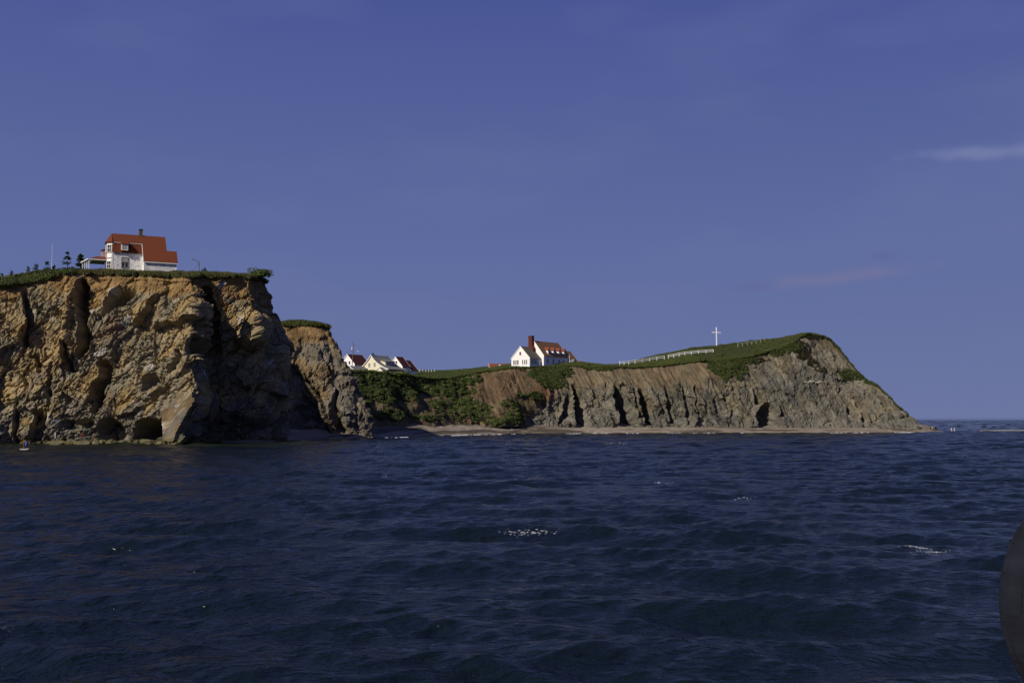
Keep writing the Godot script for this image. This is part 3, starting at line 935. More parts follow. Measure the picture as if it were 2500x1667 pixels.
		if p.x > 2.0:
			var jx: float = p.x + n.mid.get_noise_3d(p.y, p.x, 3.0) * 1.0
			for s in slots:
				d -= slot(jx, p.y, s[0], s[1]) * s[2]
			d += 0.8 * bowl(p.x, p.y, Vector2(122.79, 20.07), Vector2(4.2, 0.8), 0.5)
			d += 0.7 * bowl(p.x, p.y, Vector2(125.96, 15.00), Vector2(3.0, 0.7), 0.5)
		else:
			# slips and hummocks in the hollow
			d += n.big.get_noise_3d(p.x * 2.0, p.y * 2.0, 7.0) * 1.5
		if t > 0.9:
			d *= lerpf(1.0, 0.35, (t - 0.9) / 0.1)
		return d
	var tint := func(p: Vector3, nn: Vector3, t: float, d: float) -> Color:
		var q := Vector3(p.x * 1.05 + p.y * 0.55, p.y * 0.42 - p.x * 0.1, p.z * 0.7)
		var a: float = n.tone.get_noise_3dv(p)
		var b: float = n.stain.get_noise_3dv(q)
		var v: float = n.chip.get_noise_3dv(q)
		var c := Color(0.188, 0.171, 0.129).lerp(Color(0.143, 0.137, 0.113), smoothstep(-0.18, 0.2, b))
		c = c.lerp(Color(0.205, 0.174, 0.110), 0.7 * smoothstep(0.12, 0.32, a) )
		c = c.lerp(Color(0.172, 0.166, 0.146), 0.6 * smoothstep(8.5, 5.0, p.y + 8.0 * b))
		var line: float = soil_line(p.x) + a * 0.22
		var soft := smoothstep(line - 0.08, line + 0.14, t + b * 0.12)
		var earth := Color(0.172, 0.140, 0.086).lerp(Color(0.166, 0.124, 0.076), smoothstep(0.0, 0.3, b))
		if p.x < 16.0:
			earth = Color(0.150, 0.100, 0.062).lerp(Color(0.150, 0.122, 0.066), smoothstep(-0.12, 0.15, a + b * 0.5))
		if p.x > 95.0:
			earth = Color(0.165, 0.135, 0.080)
		var s: float = streak.get_noise_3d(p.x * 1.1 + p.y * 0.45, p.y * 0.05, 0.0)
		c = c.lerp(earth * (1.0 + 0.22 * s), soft)
		# red clay where the hollow meets the cliff
		c = c.lerp(Color(0.20, 0.110, 0.062), 0.85 * bowl(p.x + b * 4.0, p.y, Vector2(10.52, 14.18), Vector2(7.0, 4.0), 0.6))
		c = c.lerp(Color(0.46, 0.43, 0.36), 0.9 * bowl(p.x + b * 3.0, p.y + v * 0.3, Vector2(122.79, 20.23), Vector2(4.0, 0.55), 0.4))
		c = c.lerp(Color(0.40, 0.38, 0.33), 0.8 * bowl(p.x, p.y + v * 0.4, Vector2(125.96, 14.84), Vector2(3.0, 0.5), 0.5) * smoothstep(-0.2, 0.3, v))
		return c * (0.85 + 0.22 * v)
	far_rock = sheet(cols, steps, 122, shift, tint, true)
	far_rock["steps"] = steps
	var o := mesh_node("cliff", far_rock.mesh, mats.rock)
	tag(o, "long grey cliff with brown soil band and the earth slope of the bay", "", "", "structure")

func make_beach() -> void:
	var spec := [
		[Vector3(-60.31, 0.00, -213.34), Vector3(-72.97, 0.86, -258.00)], [Vector3(-55.00, 0.00, -219.25), Vector3(-65.25, 0.93, -260.00)], [Vector3(-49.86, 0.00, -227.67), Vector3(-57.63, 0.99, -263.00)], [Vector3(-43.74, 0.00, -244.07), Vector3(-48.59, 1.09, -271.00)],
		[Vector3(-40.85, 0.00, -263.03), Vector3(-43.67, 1.41, -281.00)], [Vector3(-37.82, 0.00, -275.25), Vector3(-41.25, 2.49, -300.00)], [Vector3(-34.08, 0.00, -285.18), Vector3(-37.68, 3.39, -315.00)], [Vector3(-28.28, 0.00, -295.86), Vector3(-31.29, 3.34, -327.00)],
		[Vector3(-21.66, 0.00, -319.82), Vector3(-23.25, 3.34, -343.00)], [Vector3(-9.56, 0.00, -342.97), Vector3(-10.02, 3.27, -359.00)], [Vector3(5.80, 0.00, -364.06), Vector3(6.05, 3.12, -379.45)], [Vector3(22.45, 0.00, -375.60), Vector3(23.44, 2.60, -392.00)],
		[Vector3(37.89, 0.00, -380.43), Vector3(39.47, 2.58, -396.00)], [Vector3(69.10, 0.00, -385.38), Vector3(72.11, 2.38, -402.00)], [Vector3(91.79, 0.00, -390.46), Vector3(95.48, 2.12, -406.00)], [Vector3(118.24, 0.00, -395.68), Vector3(122.61, 2.01, -410.12)],
		[Vector3(143.82, 0.00, -401.04), Vector3(148.59, 1.98, -414.20)], [Vector3(161.48, 0.00, -409.36), Vector3(165.47, 1.62, -419.33)], [Vector3(173.23, 0.00, -418.03), Vector3(174.12, 0.73, -425.00)], [Vector3(183.51, 0.00, -436.53), Vector3(179.46, 0.48, -433.00)],
	]
	var cols := []
	for s in spec:
		var w: Vector3 = s[0]
		var f: Vector3 = s[1]
		var back := Vector3(f.x, 0, f.z).normalized()
		cols.append([w - back * 9.0 + Vector3(0, -1.3, 0), w, w.lerp(f, 0.4) + Vector3(0, 0.15, 0), f, f + back * 6.0 + Vector3(0, 1.5, 0)])
	var hump := fnl(61, 0.12, 4)
	var wrack := fnl(62, 0.4, 4)
	var shift := func(p: Vector3, nn: Vector3, t: float) -> float:
		return hump.get_noise_3dv(p) * 0.35 * smoothstep(0.2, 0.35, t) + wrack.get_noise_3dv(p) * 0.14
	var tint := func(p: Vector3, nn: Vector3, t: float, d: float) -> Color:
		var a: float = hump.get_noise_3d(p.x * 0.35, t * 26.0, p.x * 0.02)
		var b: float = wrack.get_noise_3d(p.x * 0.6, t * 60.0, 3.0)
		var c := Color(0.300, 0.258, 0.205).lerp(Color(0.215, 0.182, 0.145), smoothstep(-0.2, 0.3, b))
		c = c.lerp(Color(0.070, 0.058, 0.045), 0.85 * smoothstep(0.02, 0.24, a) * smoothstep(0.9, 0.5, t))
		c = c.lerp(Color(0.190, 0.158, 0.125), 0.7 * smoothstep(0.05, 0.3, -a) * smoothstep(25.0, 60.0, p.x))
		return c
	beach_grid = sheet(cols, steps_for(cols, 0.6, 1), 60, shift, tint)
	var o := mesh_node("beach", beach_grid.mesh, mats.soil)
	tag(o, "narrow shingle beach with dark wrack lines below the cliffs", "", "", "structure")

func turf_colour(p: Vector3, n: Dictionary) -> Color:
	var a: float = n.a.get_noise_3dv(p)
	var b: float = n.b.get_noise_3dv(p)
	var c := Color(0.060, 0.072, 0.024).lerp(Color(0.045, 0.058, 0.019), smoothstep(-0.2, 0.25, a))
	c = c.lerp(Color(0.105, 0.098, 0.040), 0.7 * smoothstep(0.1, 0.4, b))
	return c

func turf_from(g: Dictionary, i0: int, i1: int, centre: Vector3, prof: Array, seed_: int) -> Dictionary:
	var n := {"a": fnl(seed_, 0.09, 4), "b": fnl(seed_ + 1, 0.2, 4)}
	var cols := []
	var nv: int = g.nv
	for i in range(i0, i1, 3):
		var e: Vector3 = g.pos[i * nv + nv - 1]
		var inland := (Vector3(centre.x, 0, centre.z) - Vector3(e.x, 0, e.z)).normalized()
		var col := []
		for s in prof:
			var wob: float = n.b.get_noise_3d(e.x * 3.0, 0.0, e.z * 3.0) * (1.5 if s[0] < 1.0 else 0.0)
			if s.size() == 3:
				col.append(Vector3(e.x, e.y + s[1], e.z).lerp(centre, s[2]))
			else:
				col.append(e + inland * (s[0] + wob) + Vector3(0, s[1], 0))
		cols.append(col)
	var steps := []
	for i in cols.size() - 1:
		steps.append(1)
	var shift := func(p: Vector3, nn: Vector3, t: float) -> float:
		return n.b.get_noise_3dv(p * 2.0) * 0.22
	var tint := func(p: Vector3, nn: Vector3, t: float, d: float) -> Color:
		var c := turf_colour(p, n)
		if t < 0.13:
			c = Color(0.050, 0.036, 0.022)      # roots and peat under the overhanging sod
		return c
	return sheet(cols, steps, 48, shift, tint)

func make_plateau() -> void:
	var prof := [[1.2, -0.55], [-0.35, -0.35], [-0.45, 0.15], [0.8, 0.55], [4.0, 0.75], [11.0, 1.45], [0.0, 1.9, 0.45], [0.0, 3.0, 1.0]]
	plateau_grid = turf_from(near_rock, 0, near_rock.nu, Vector3(-160, 37.6, -262), prof, 71)
	var o := mesh_node("grassland", plateau_grid.mesh, mats.turf)
	tag(o, "grassy clifftop round the lone house", "", "", "structure")
	prof = [[1.2, -0.5], [-0.3, -0.3], [-0.35, 0.2], [0.7, 0.7], [3.0, 1.1], [7.0, 1.3], [0.0, 1.0, 0.6], [0.0, 1.0, 1.0]]
	plateau2_grid = turf_from(second_rock, 0, second_rock.nu, Vector3(-64, 29.4, -285), prof, 75)
	o = mesh_node("grassland", plateau2_grid.mesh, mats.turf)
	tag(o, "scrubby top of the second headland", "", "", "structure")

func make_hill() -> void:
	var n := {"a": fnl(81, 0.05, 4), "b": fnl(82, 0.16, 4)}
	var nv: int = far_rock.nv
	var firsts := []
	var crests := []
	for f in far_cols:
		firsts.append(f[2])
		crests.append(f[3])
	var cols := []
	var i := 0
	for k in far_cols.size() - 1:
		var cut: int = far_rock.steps[k]
		for s in cut:
			if i % 3 == 0:
				var t := k + float(s) / cut
				var e: Vector3 = far_rock.pos[i * nv + nv - 1]
				var mid := curve(firsts, t)
				var top := curve(crests, t)
				var inland := Vector3(mid.x - e.x, 0, mid.z - e.z).normalized()
				var wob: float = n.b.get_noise_3d(e.x * 2.0, 0.0, e.z * 2.0) * 0.8
				var lip := 0.45 if e.x > -12.0 else 0.0
				var back := Vector3(top.x - mid.x, 0, top.z - mid.z).normalized()
				cols.append([e + inland * 1.4 + Vector3(0, -0.6, 0), e - inland * (lip + wob * lip) + Vector3(0, -0.4, 0), e - inland * (lip + wob * lip) + Vector3(0, 0.15, 0), e + inland * 1.0 + Vector3(0, 0.5, 0), mid, top, top + back * 30.0 + Vector3(0, -1.0, 0), top + back * 90.0 + Vector3(0, -7.0, 0)])
			i += 1
	var steps := []
	for c in cols.size() - 1:
		steps.append(1)
	var shift := func(p: Vector3, nn: Vector3, t: float) -> float:
		return n.b.get_noise_3dv(p) * 0.3
	var tint := func(p: Vector3, nn: Vector3, t: float, d: float) -> Color:
		var a: float = n.a.get_noise_3dv(p)
		var b: float = n.b.get_noise_3dv(p)
		var c := Color(0.052, 0.074, 0.020).lerp(Color(0.040, 0.058, 0.017), smoothstep(-0.2, 0.2, a))
		c = c.lerp(Color(0.085, 0.090, 0.026), 0.6 * smoothstep(0.1, 0.35, b))
		if p.x > 78.0:
			c = c.lerp(Color(0.046, 0.052, 0.022), 0.7)
		if t < 0.13:
			c = Color(0.036, 0.030, 0.020)
		return c
	hill_grid = sheet(cols, steps, 56, shift, tint)
	var o := mesh_node("hill", hill_grid.mesh, mats.turf)
	tag(o, "green hill and meadow above the bay and the long cliff", "", "", "structure")

# height of a grid's surface near a point, by its nearest vertex
func ground(g: Dictionary, x: float, z: float) -> float:
	var best := 1e9
	var y := 0.0
	for p in g.pos:
		var dx: float = p.x - x
		var dz: float = p.z - z
		var d := dx * dx + dz * dz
		if d < best and p.y > 3.0:
			best = d
			y = p.y
	return y

# ---------------------------------------------------------------- building pieces

# window: dark glass with a frame and glazing bars, at t (x right, y up, z out of the wall), origin in its middle
func window(parent: Node3D, t: Transform3D, w: float, h: float, nx: int, ny: int, frame: Material, bars: Material, lattice := false, border := 0.1) -> void:
	var st := start()
	box(st, Vector3(-w / 2, -h / 2, 0.0), Vector3(w / 2, h / 2, 0.03), t)
	var glass := part("window", st, mats.glass, parent)
	st = start()
	box(st, Vector3(-w / 2 - border, h / 2, -0.02), Vector3(w / 2 + border, h / 2 + border, 0.08), t)
	box(st, Vector3(-w / 2 - border * 1.3, -h / 2 - border, -0.02), Vector3(w / 2 + border * 1.3, -h / 2, 0.11), t)
	box(st, Vector3(-w / 2 - border, -h / 2, -0.02), Vector3(-w / 2, h / 2, 0.08), t)
	box(st, Vector3(w / 2, -h / 2, -0.02), Vector3(w / 2 + border, h / 2, 0.08), t)
	part("frame", st, frame, glass)
	st = start()
	if lattice:
		var n := nx
		for k in range(-n, n * 2):
			for s in [-1.0, 1.0]:
				var pts := clip_diag(w, h, w * k / n, s)
				if pts.size() == 2:
					var a: Vector2 = pts[0]
					var b: Vector2 = pts[1]
					var along := (b - a).normalized()
					var across := Vector2(-along.y, along.x) * 0.022
					var z := 0.042 if s > 0.0 else 0.046
					quad(st, t * Vector3(a.x + across.x, a.y + across.y, z), t * Vector3(b.x + across.x, b.y + across.y, z), t * Vector3(b.x - across.x, b.y - across.y, z), t * Vector3(a.x - across.x, a.y - across.y, z))
	else:
		for k in range(1, nx):
			var x := -w / 2 + w * k / nx
			box(st, Vector3(x - 0.03, -h / 2, 0.025), Vector3(x + 0.03, h / 2, 0.055), t)
		for k in range(1, ny):
			var y := -h / 2 + h * k / ny
			box(st, Vector3(-w / 2, y - 0.035, 0.026), Vector3(w / 2, y + 0.035, 0.06), t)
	if lattice or nx > 1 or ny > 1:
		part("glazing_bars", st, bars, glass)

func clip_diag(w: float, h: float, off: float, s: float) -> Array:
	# line x = -w/2 + off + (y + h/2) * 0.8 * s inside the pane
	var out := []
	var x0 := -w / 2 + off
	var y0 := -h / 2
	var t0 := 0.0
	var t1 := h
	var kx := 0.8 * s
	var ta := (-w / 2 - x0) / kx
	var tb := (w / 2 - x0) / kx
	t0 = maxf(t0, minf(ta, tb))
	t1 = minf(t1, maxf(ta, tb))
	if t1 - t0 > 0.06:
		out = [Vector2(x0 + kx * t0, y0 + t0), Vector2(x0 + kx * t1, y0 + t1)]
	return out

func facing(at: Vector3, dir: String) -> Transform3D:
	match dir:
		"left":
			return Transform3D(Basis(Vector3(0, 0, 1), Vector3.UP, Vector3(-1, 0, 0)), at)
		"right":
			return Transform3D(Basis(Vector3(0, 0, -1), Vector3.UP, Vector3(1, 0, 0)), at)
	return Transform3D(Basis.IDENTITY, at)

# wall across x: outline in (z, y), from x to x + thick
func cross_wall(st: SurfaceTool, outline: PackedVector2Array, x: float, thick: float) -> void:
	var ids := Geometry2D.triangulate_polygon(outline)
	for k in range(0, ids.size(), 3):
		var a := outline[ids[k]]
		var b := outline[ids[k + 1]]
		var c := outline[ids[k + 2]]
		tri(st, Vector3(x, a.y, a.x), Vector3(x, b.y, b.x), Vector3(x, c.y, c.x))
		tri(st, Vector3(x + thick, a.y, a.x), Vector3(x + thick, c.y, c.x), Vector3(x + thick, b.y, b.x))
	for k in outline.size():
		var a := outline[k]
		var b := outline[(k + 1) % outline.size()]
		quad(st, Vector3(x, a.y, a.x), Vector3(x + thick, a.y, a.x), Vector3(x + thick, b.y, b.x), Vector3(x, b.y, b.x))

# a house whose roof follows prof (points (z, y) from the front eave over the ridge to the back eave) from x0 to x1
func roofed_block(parent: Node3D, x0: float, x1: float, prof: Array, zf: float, zb: float, wall: Material, roof: Material, trim: Material, over := 0.3, floor_y := -1.6) -> void:
	var thick := 0.16
	var line := PackedVector2Array()
	for p in prof:
		line.append(p)
	var under := PackedVector2Array()
	under.append(Vector2(zf, floor_y))
	under.append(Vector2(zf, prof_y(line, zf) - thick))
	for p in line:
		if p.x < zf - 0.05 and p.x > zb + 0.05:
			under.append(Vector2(p.x, p.y - thick))
	under.append(Vector2(zb, prof_y(line, zb) - thick))
	under.append(Vector2(zb, floor_y))
	for x in [x0, x1 - 0.14]:
		var st := start()
		cross_wall(st, under, x, 0.14)
		part("gable_wall", st, wall, parent)
	var sw := start()
	box(sw, Vector3(x0 + 0.14, floor_y, zf - 0.14), Vector3(x1 - 0.14, prof_y(line, zf) - thick, zf))
	part("wall", sw, wall, parent)
	sw = start()
	box(sw, Vector3(x0 + 0.14, floor_y, zb), Vector3(x1 - 0.14, prof_y(line, zb) - thick, zb + 0.14))
	part("wall", sw, wall, parent)
	var sr := start()
	for k in line.size() - 1:
		var a := line[k]
		var b := line[k + 1]
		slab(sr, [Vector3(x0 - over, a.y, a.x), Vector3(x1 + over, a.y, a.x), Vector3(x1 + over, b.y, b.x), Vector3(x0 - over, b.y, b.x)], Vector3(0, -thick, 0))
	var r := part("roof", sr, roof, parent)
	for x in [x0 - over - 0.05, x1 + over]:
		var se := start()
		for k in line.size() - 1:
			var a := line[k]
			var b := line[k + 1]
			slab(se, [Vector3(x, a.y + 0.03, a.x), Vector3(x + 0.05, a.y + 0.03, a.x), Vector3(x + 0.05, b.y + 0.03, b.x), Vector3(x, b.y + 0.03, b.x)], Vector3(0, -0.30, 0))
		part("rake_board", se, trim, r)

func prof_y(line: PackedVector2Array, z: float) -> float:
	for k in line.size() - 1:
		var a := line[k]
		var b := line[k + 1]
		if z <= a.x and z >= b.x:
			return lerpf(a.y, b.y, (a.x - z) / maxf(a.x - b.x, 0.001))
	return line[0].y

# lap siding: one board above the other, each a little proud at its lower edge
func siding(parent: Node3D, x0: float, x1: float, y0: float, y1: float, z: float, mat: Material) -> void:
	var rise := 0.185
	var n := int((y1 - y0) / rise)
	var st := start()
	var w := x1 - x0
	var pts := [Vector3(0, 0, 0.05), Vector3(w, 0, 0.05), Vector3(w, rise + 0.02, 0.012), Vector3(0, rise + 0.02, 0.012)]
	slab(st, pts, Vector3(0, 0, -0.05))
	st.generate_normals()
	var mesh := st.commit()
	for k in n:
		var b := mesh_node("board", mesh, mat, parent)
		b.position = Vector3(x0, y0 + k * rise, z)

func make_cliff_house() -> void:
	var turn := deg_to_rad(25.0)
	var h := thing("clifftop_house", Vector3(-86.64, 37.35, -220.00), turn, "weathered white house with red roof and corner bay alone on the cliff", "house")
	var flaking: Material = mats.flaking_paint
	var white: Material = mats.white_paint
	var red: Material = mats.red_roof
	var st := start()
	# front wall, with siding
	box(st, Vector3(0.0, -1.2, -2.1), Vector3(6.2, 4.12, -1.85))
	var front := part("front_wall", st, flaking, h)
	siding(front, 0.16, 6.18, -0.4, 4.1, -1.85, flaking)
	st = start()
	box(st, Vector3(6.34, -1.2, 1.9), Vector3(12.9, 2.1, 2.1))
	var lean := part("lean_to_wall", st, flaking, h)
	siding(lean, 6.34, 12.88, -0.4, 2.08, 2.1, flaking)
	lean.set_meta("label", "badly peeling clapboard wall under the long red roof")
	# side walls
	st = start()
	cross_wall(st, PackedVector2Array([Vector2(2.1, -1.2), Vector2(2.1, 2.15), Vector2(-1.85, 6.05), Vector2(-1.85, -1.2)]), 6.2, 0.14)
	part("side_wall", st, white, h)
	st = start()
	cross_wall(st, PackedVector2Array([Vector2(2.1, -1.2), Vector2(2.1, 2.1), Vector2(-0.5, 4.7), Vector2(-3.6, 2.6), Vector2(-3.6, -1.2)]), 12.9, 0.14)
	part("side_wall", st, white, h)
	st = start()
	cross_wall(st, PackedVector2Array([Vector2(1.9, 0.0), Vector2(1.9, 2.2), Vector2(-4.2, 8.3), Vector2(-8.6, 4.0), Vector2(-8.6, -1.2), Vector2(-3.0, -1.2)]), 10.9, 0.14)
	part("gable_wall", st, white, h)
	st = start()
	cross_wall(st, PackedVector2Array([Vector2(-1.9, -1.2), Vector2(-1.9, 6.1), Vector2(-4.2, 8.3), Vector2(-8.6, 4.0), Vector2(-8.6, -1.2)]), 0.02, 0.14)
	part("gable_wall", st, white, h)
	st = start()
	box(st, Vector3(0.1, -1.2, -8.75), Vector3(11.0, 4.0, -8.6))
	part("back_wall", st, white, h)
	# corner boards
	for x in [[0.0, -1.85, 4.1], [6.2, 2.1, 2.1], [12.88, 2.1, 2.1]]:
		st = start()
		box(st, Vector3(x[0] - 0.03, -1.2, x[1] - 0.1), Vector3(x[0] + 0.16, x[2], x[1] + 0.075))
		part("corner_board", st, white, h)
	# roof: one long slope on the right, broken above the front wall on the left
	st = start()
	slab(st, [Vector3(-0.15, 6.35, -1.95), Vector3(6.06, 6.35, -1.95), Vector3(6.06, 8.6, -4.2), Vector3(-0.15, 8.6, -4.2)], Vector3(0, -0.2, 0))
	slab(st, [Vector3(6.06, 1.95, 2.45), Vector3(11.15, 1.95, 2.45), Vector3(11.15, 8.6, -4.2), Vector3(6.06, 8.6, -4.2)], Vector3(0, -0.2, 0))
	slab(st, [Vector3(11.15, 1.95, 2.45), Vector3(13.25, 1.95, 2.45), Vector3(13.25, 4.9, -0.5), Vector3(11.15, 4.9, -0.5)], Vector3(0, -0.2, 0))
	slab(st, [Vector3(13.25, 2.6, -3.8), Vector3(11.15, 2.6, -3.8), Vector3(11.15, 4.9, -0.5), Vector3(13.25, 4.9, -0.5)], Vector3(0, -0.2, 0))
	slab(st, [Vector3(11.15, 3.9, -8.9), Vector3(-0.15, 3.9, -8.9), Vector3(-0.15, 8.6, -4.2), Vector3(11.15, 8.6, -4.2)], Vector3(0, -0.2, 0))
	var roof := part("roof", st, red, h)
	# steep lower slope over the front wall
	st = start()
	slab(st, [Vector3(-0.12, 4.02, -1.5), Vector3(6.12, 4.02, -1.5), Vector3(6.12, 6.32, -2.0), Vector3(-0.12, 6.32, -2.0)], Vector3(0, 0, -0.12))
	part("lower_slope", st, red, roof)
	for e in [[Vector3(-0.1, 6.22, -1.98), Vector3(1.75, 6.30, -1.88)], [Vector3(3.3, 6.22, -1.98), Vector3(6.1, 6.30, -1.88)]]:
		st = start()
		box(st, e[0], e[1])
		part("eave_board", st, white, roof)
	st = start()
	slab(st, [Vector3(6.0, 1.9, 2.5), Vector3(6.07, 1.9, 2.5), Vector3(6.07, 6.4, -2.0), Vector3(6.0, 6.4, -2.0)], Vector3(0, -0.3, 0))
	part("rake_board", st, white, roof)
	st = start()
	box(st, Vector3(6.1, 1.62, 2.40), Vector3(13.25, 1.80, 2.47))
	part("eave_board", st, white, roof)
	# chimney
	st = start()
	box(st, Vector3(5.55, 7.4, -4.6), Vector3(6.3, 9.75, -3.85))
	var chim := part("chimney", st, mats.old_chimney, roof)
	chim.set_meta("label", "old brown chimney")
	st = start()
	box(st, Vector3(5.48, 9.75, -4.67), Vector3(6.37, 9.95, -3.78))
	part("chimney_cap", st, mats.dark_metal, roof)
	# dormer
	st = start()
	box(st, Vector3(1.80, 4.35, -1.75), Vector3(3.22, 5.95, -0.92))
	var dorm := part("dormer", st, red, h)
	st = start()
	slab(st, [Vector3(1.68, 5.92, -0.72), Vector3(3.34, 5.92, -0.72), Vector3(3.34, 6.62, -2.25), Vector3(1.68, 6.62, -2.25)], Vector3(0, -0.12, 0))
	part("dormer_roof", st, red, dorm)
	st = start()
	box(st, Vector3(1.72, 4.55, -1.7), Vector3(1.80, 5.85, -0.90))
	part("cheek_board", st, white, dorm)
	window(h, Transform3D(Basis.IDENTITY, Vector3(2.5, 5.15, -0.91)), 1.0, 1.15, 4, 1, white, white, true, 0.09)
	# ground floor window: lattice over two panes
	var lt := Transform3D(Basis.IDENTITY, Vector3(2.6, 2.5, -1.79))
	window(h, lt, 1.15, 0.95, 4, 1, mats.grey_trim, white, true, 0.16)
	lt.origin.y = 1.42
	window(h, lt, 1.15, 0.95, 2, 1, mats.grey_trim, white, false, 0.16)
	window(h, facing(Vector3(6.19, 2.0, 0.35), "left"), 0.7, 0.9, 1, 2, white, white)
	# corner bay, five-sided, two storeys
	var pl := [Vector3(-0.02, 0, -1.92), Vector3(-1.2, 0, -3.05), Vector3(-1.2, 0, -5.6), Vector3(-0.02, 0, -6.7)]
	st = start()
	for k in 3:
		var a: Vector3 = pl[k + 1]
		var b: Vector3 = pl[k]
		var inw := (b - a).cross(Vector3.UP).normalized() * -0.15
		slab(st, [a + Vector3(0, -1.2, 0), b + Vector3(0, -1.2, 0), b + Vector3(0, 6.42, 0), a + Vector3(0, 6.42, 0)], inw)
	var bay := part("bay", st, white, h)
	for k in 3:
		var a: Vector3 = pl[k + 1]
		var b: Vector3 = pl[k]
		var along := (b - a).normalized()
		var out := (b - a).cross(Vector3.UP).normalized()
		if out.x > 0.0:
			out = -out
		var wide := a.distance_to(b)
		var t := Transform3D(Basis(along, Vector3.UP, out), a)
		st = start()
		for y in [0.25, 2.72, 3.95, 6.1]:
			box(st, Vector3(0.0, y, -0.02), Vector3(wide, y + 0.16, 0.05), t)
		for x in [0.0, wide - 0.12]:
			box(st, Vector3(x, -0.2, -0.02), Vector3(x + 0.12, 6.4, 0.045), t)
		part("trim", st, mats.brown_trim, bay)
		if k < 2:
			for y in [1.35, 4.95]:
				window(bay, Transform3D(t.basis, a + along * wide * 0.5 + Vector3(0, y, 0) + out * 0.01), minf(0.95, wide - 0.6), 1.5, 2, 2, white, white, false, 0.08)
	st = start()
	var apex := Vector3(-0.15, 8.58, -4.2)
	for k in 3:
		var o: Vector3 = pl[k]
		var q: Vector3 = pl[k + 1]
		var c := Vector3(0.6, 0, -4.2)
		o = c + (o - c) * 1.14 + Vector3(0, 6.4, 0)
		q = c + (q - c) * 1.14 + Vector3(0, 6.4, 0)
		tri(st, apex, o, q)
		quad(st, o, q, q + Vector3(0, -0.14, 0), o + Vector3(0, -0.14, 0))
		tri(st, apex + Vector3(0, -0.14, 0), q + Vector3(0, -0.14, 0), o + Vector3(0, -0.14, 0))
	part("bay_roof", st, red, bay)
	# porch
	st = start()
	slab(st, [Vector3(-6.1, 2.36, -9.6), Vector3(-4.8, 2.36, -3.0), Vector3(-1.22, 2.36, -3.0), Vector3(-1.22, 2.36, -9.6)], Vector3(0, -0.06, 0))
	var porch := part("porch", st, mats.soffit, h)
	st = start()
	slab(st, [Vector3(-4.9, 2.46, -2.9), Vector3(-1.22, 2.46, -2.9), Vector3(-1.22, 3.35, -4.7), Vector3(-3.0, 3.35, -4.7)], Vector3(0, -0.08, 0))
	slab(st, [Vector3(-6.2, 2.46, -9.7), Vector3(-4.9, 2.46, -2.9), Vector3(-3.0, 3.35, -4.7), Vector3(-3.0, 3.35, -9.7)], Vector3(0, -0.08, 0))
	slab(st, [Vector3(-3.0, 3.351, -4.7), Vector3(-1.22, 3.351, -4.7), Vector3(-1.22, 3.351, -9.7), Vector3(-3.0, 3.351, -9.7)], Vector3(0, -0.08, 0))
	part("porch_roof", st, red, porch)
	st = start()
	box(st, Vector3(-4.86, 2.28, -2.98), Vector3(-1.22, 2.47, -2.86))
	slab(st, [Vector3(-6.26, 2.28, -9.7), Vector3(-4.92, 2.28, -2.86), Vector3(-4.92, 2.47, -2.86), Vector3(-6.26, 2.47, -9.7)], Vector3(0.12, 0, 0))
	part("fascia", st, white, porch)
	for z in [-3.15, -4.9, -6.7, -8.6]:
		st = start()
		var px: float = -4.65 + (z + 3.15) * 0.2
		box(st, Vector3(px - 0.09, -1.2, z - 0.09), Vector3(px + 0.09, 2.3, z + 0.09))
		slab(st, [Vector3(px + 0.09, 1.6, z + 0.04), Vector3(px + 0.7, 2.29, z + 0.04), Vector3(px + 0.09, 2.29, z + 0.04)], Vector3(0, 0, -0.08))
		part("post", st, white, porch)
	st = start()
	box(st, Vector3(-1.95, 3.35, -8.6), Vector3(-1.22, 5.15, -7.0))
	var up := part("upper_bay", st, mats.pink_paint, h)
	up.set_meta("label", "small faded pink bay over the porch")
	st = start()
	slab(st, [Vector3(-2.1, 5.15, -8.8), Vector3(-2.1, 5.15, -6.85), Vector3(-0.6, 5.7, -6.85), Vector3(-0.6, 5.7, -8.8)], Vector3(0, -0.1, 0))
	part("upper_bay_roof", st, red, up)

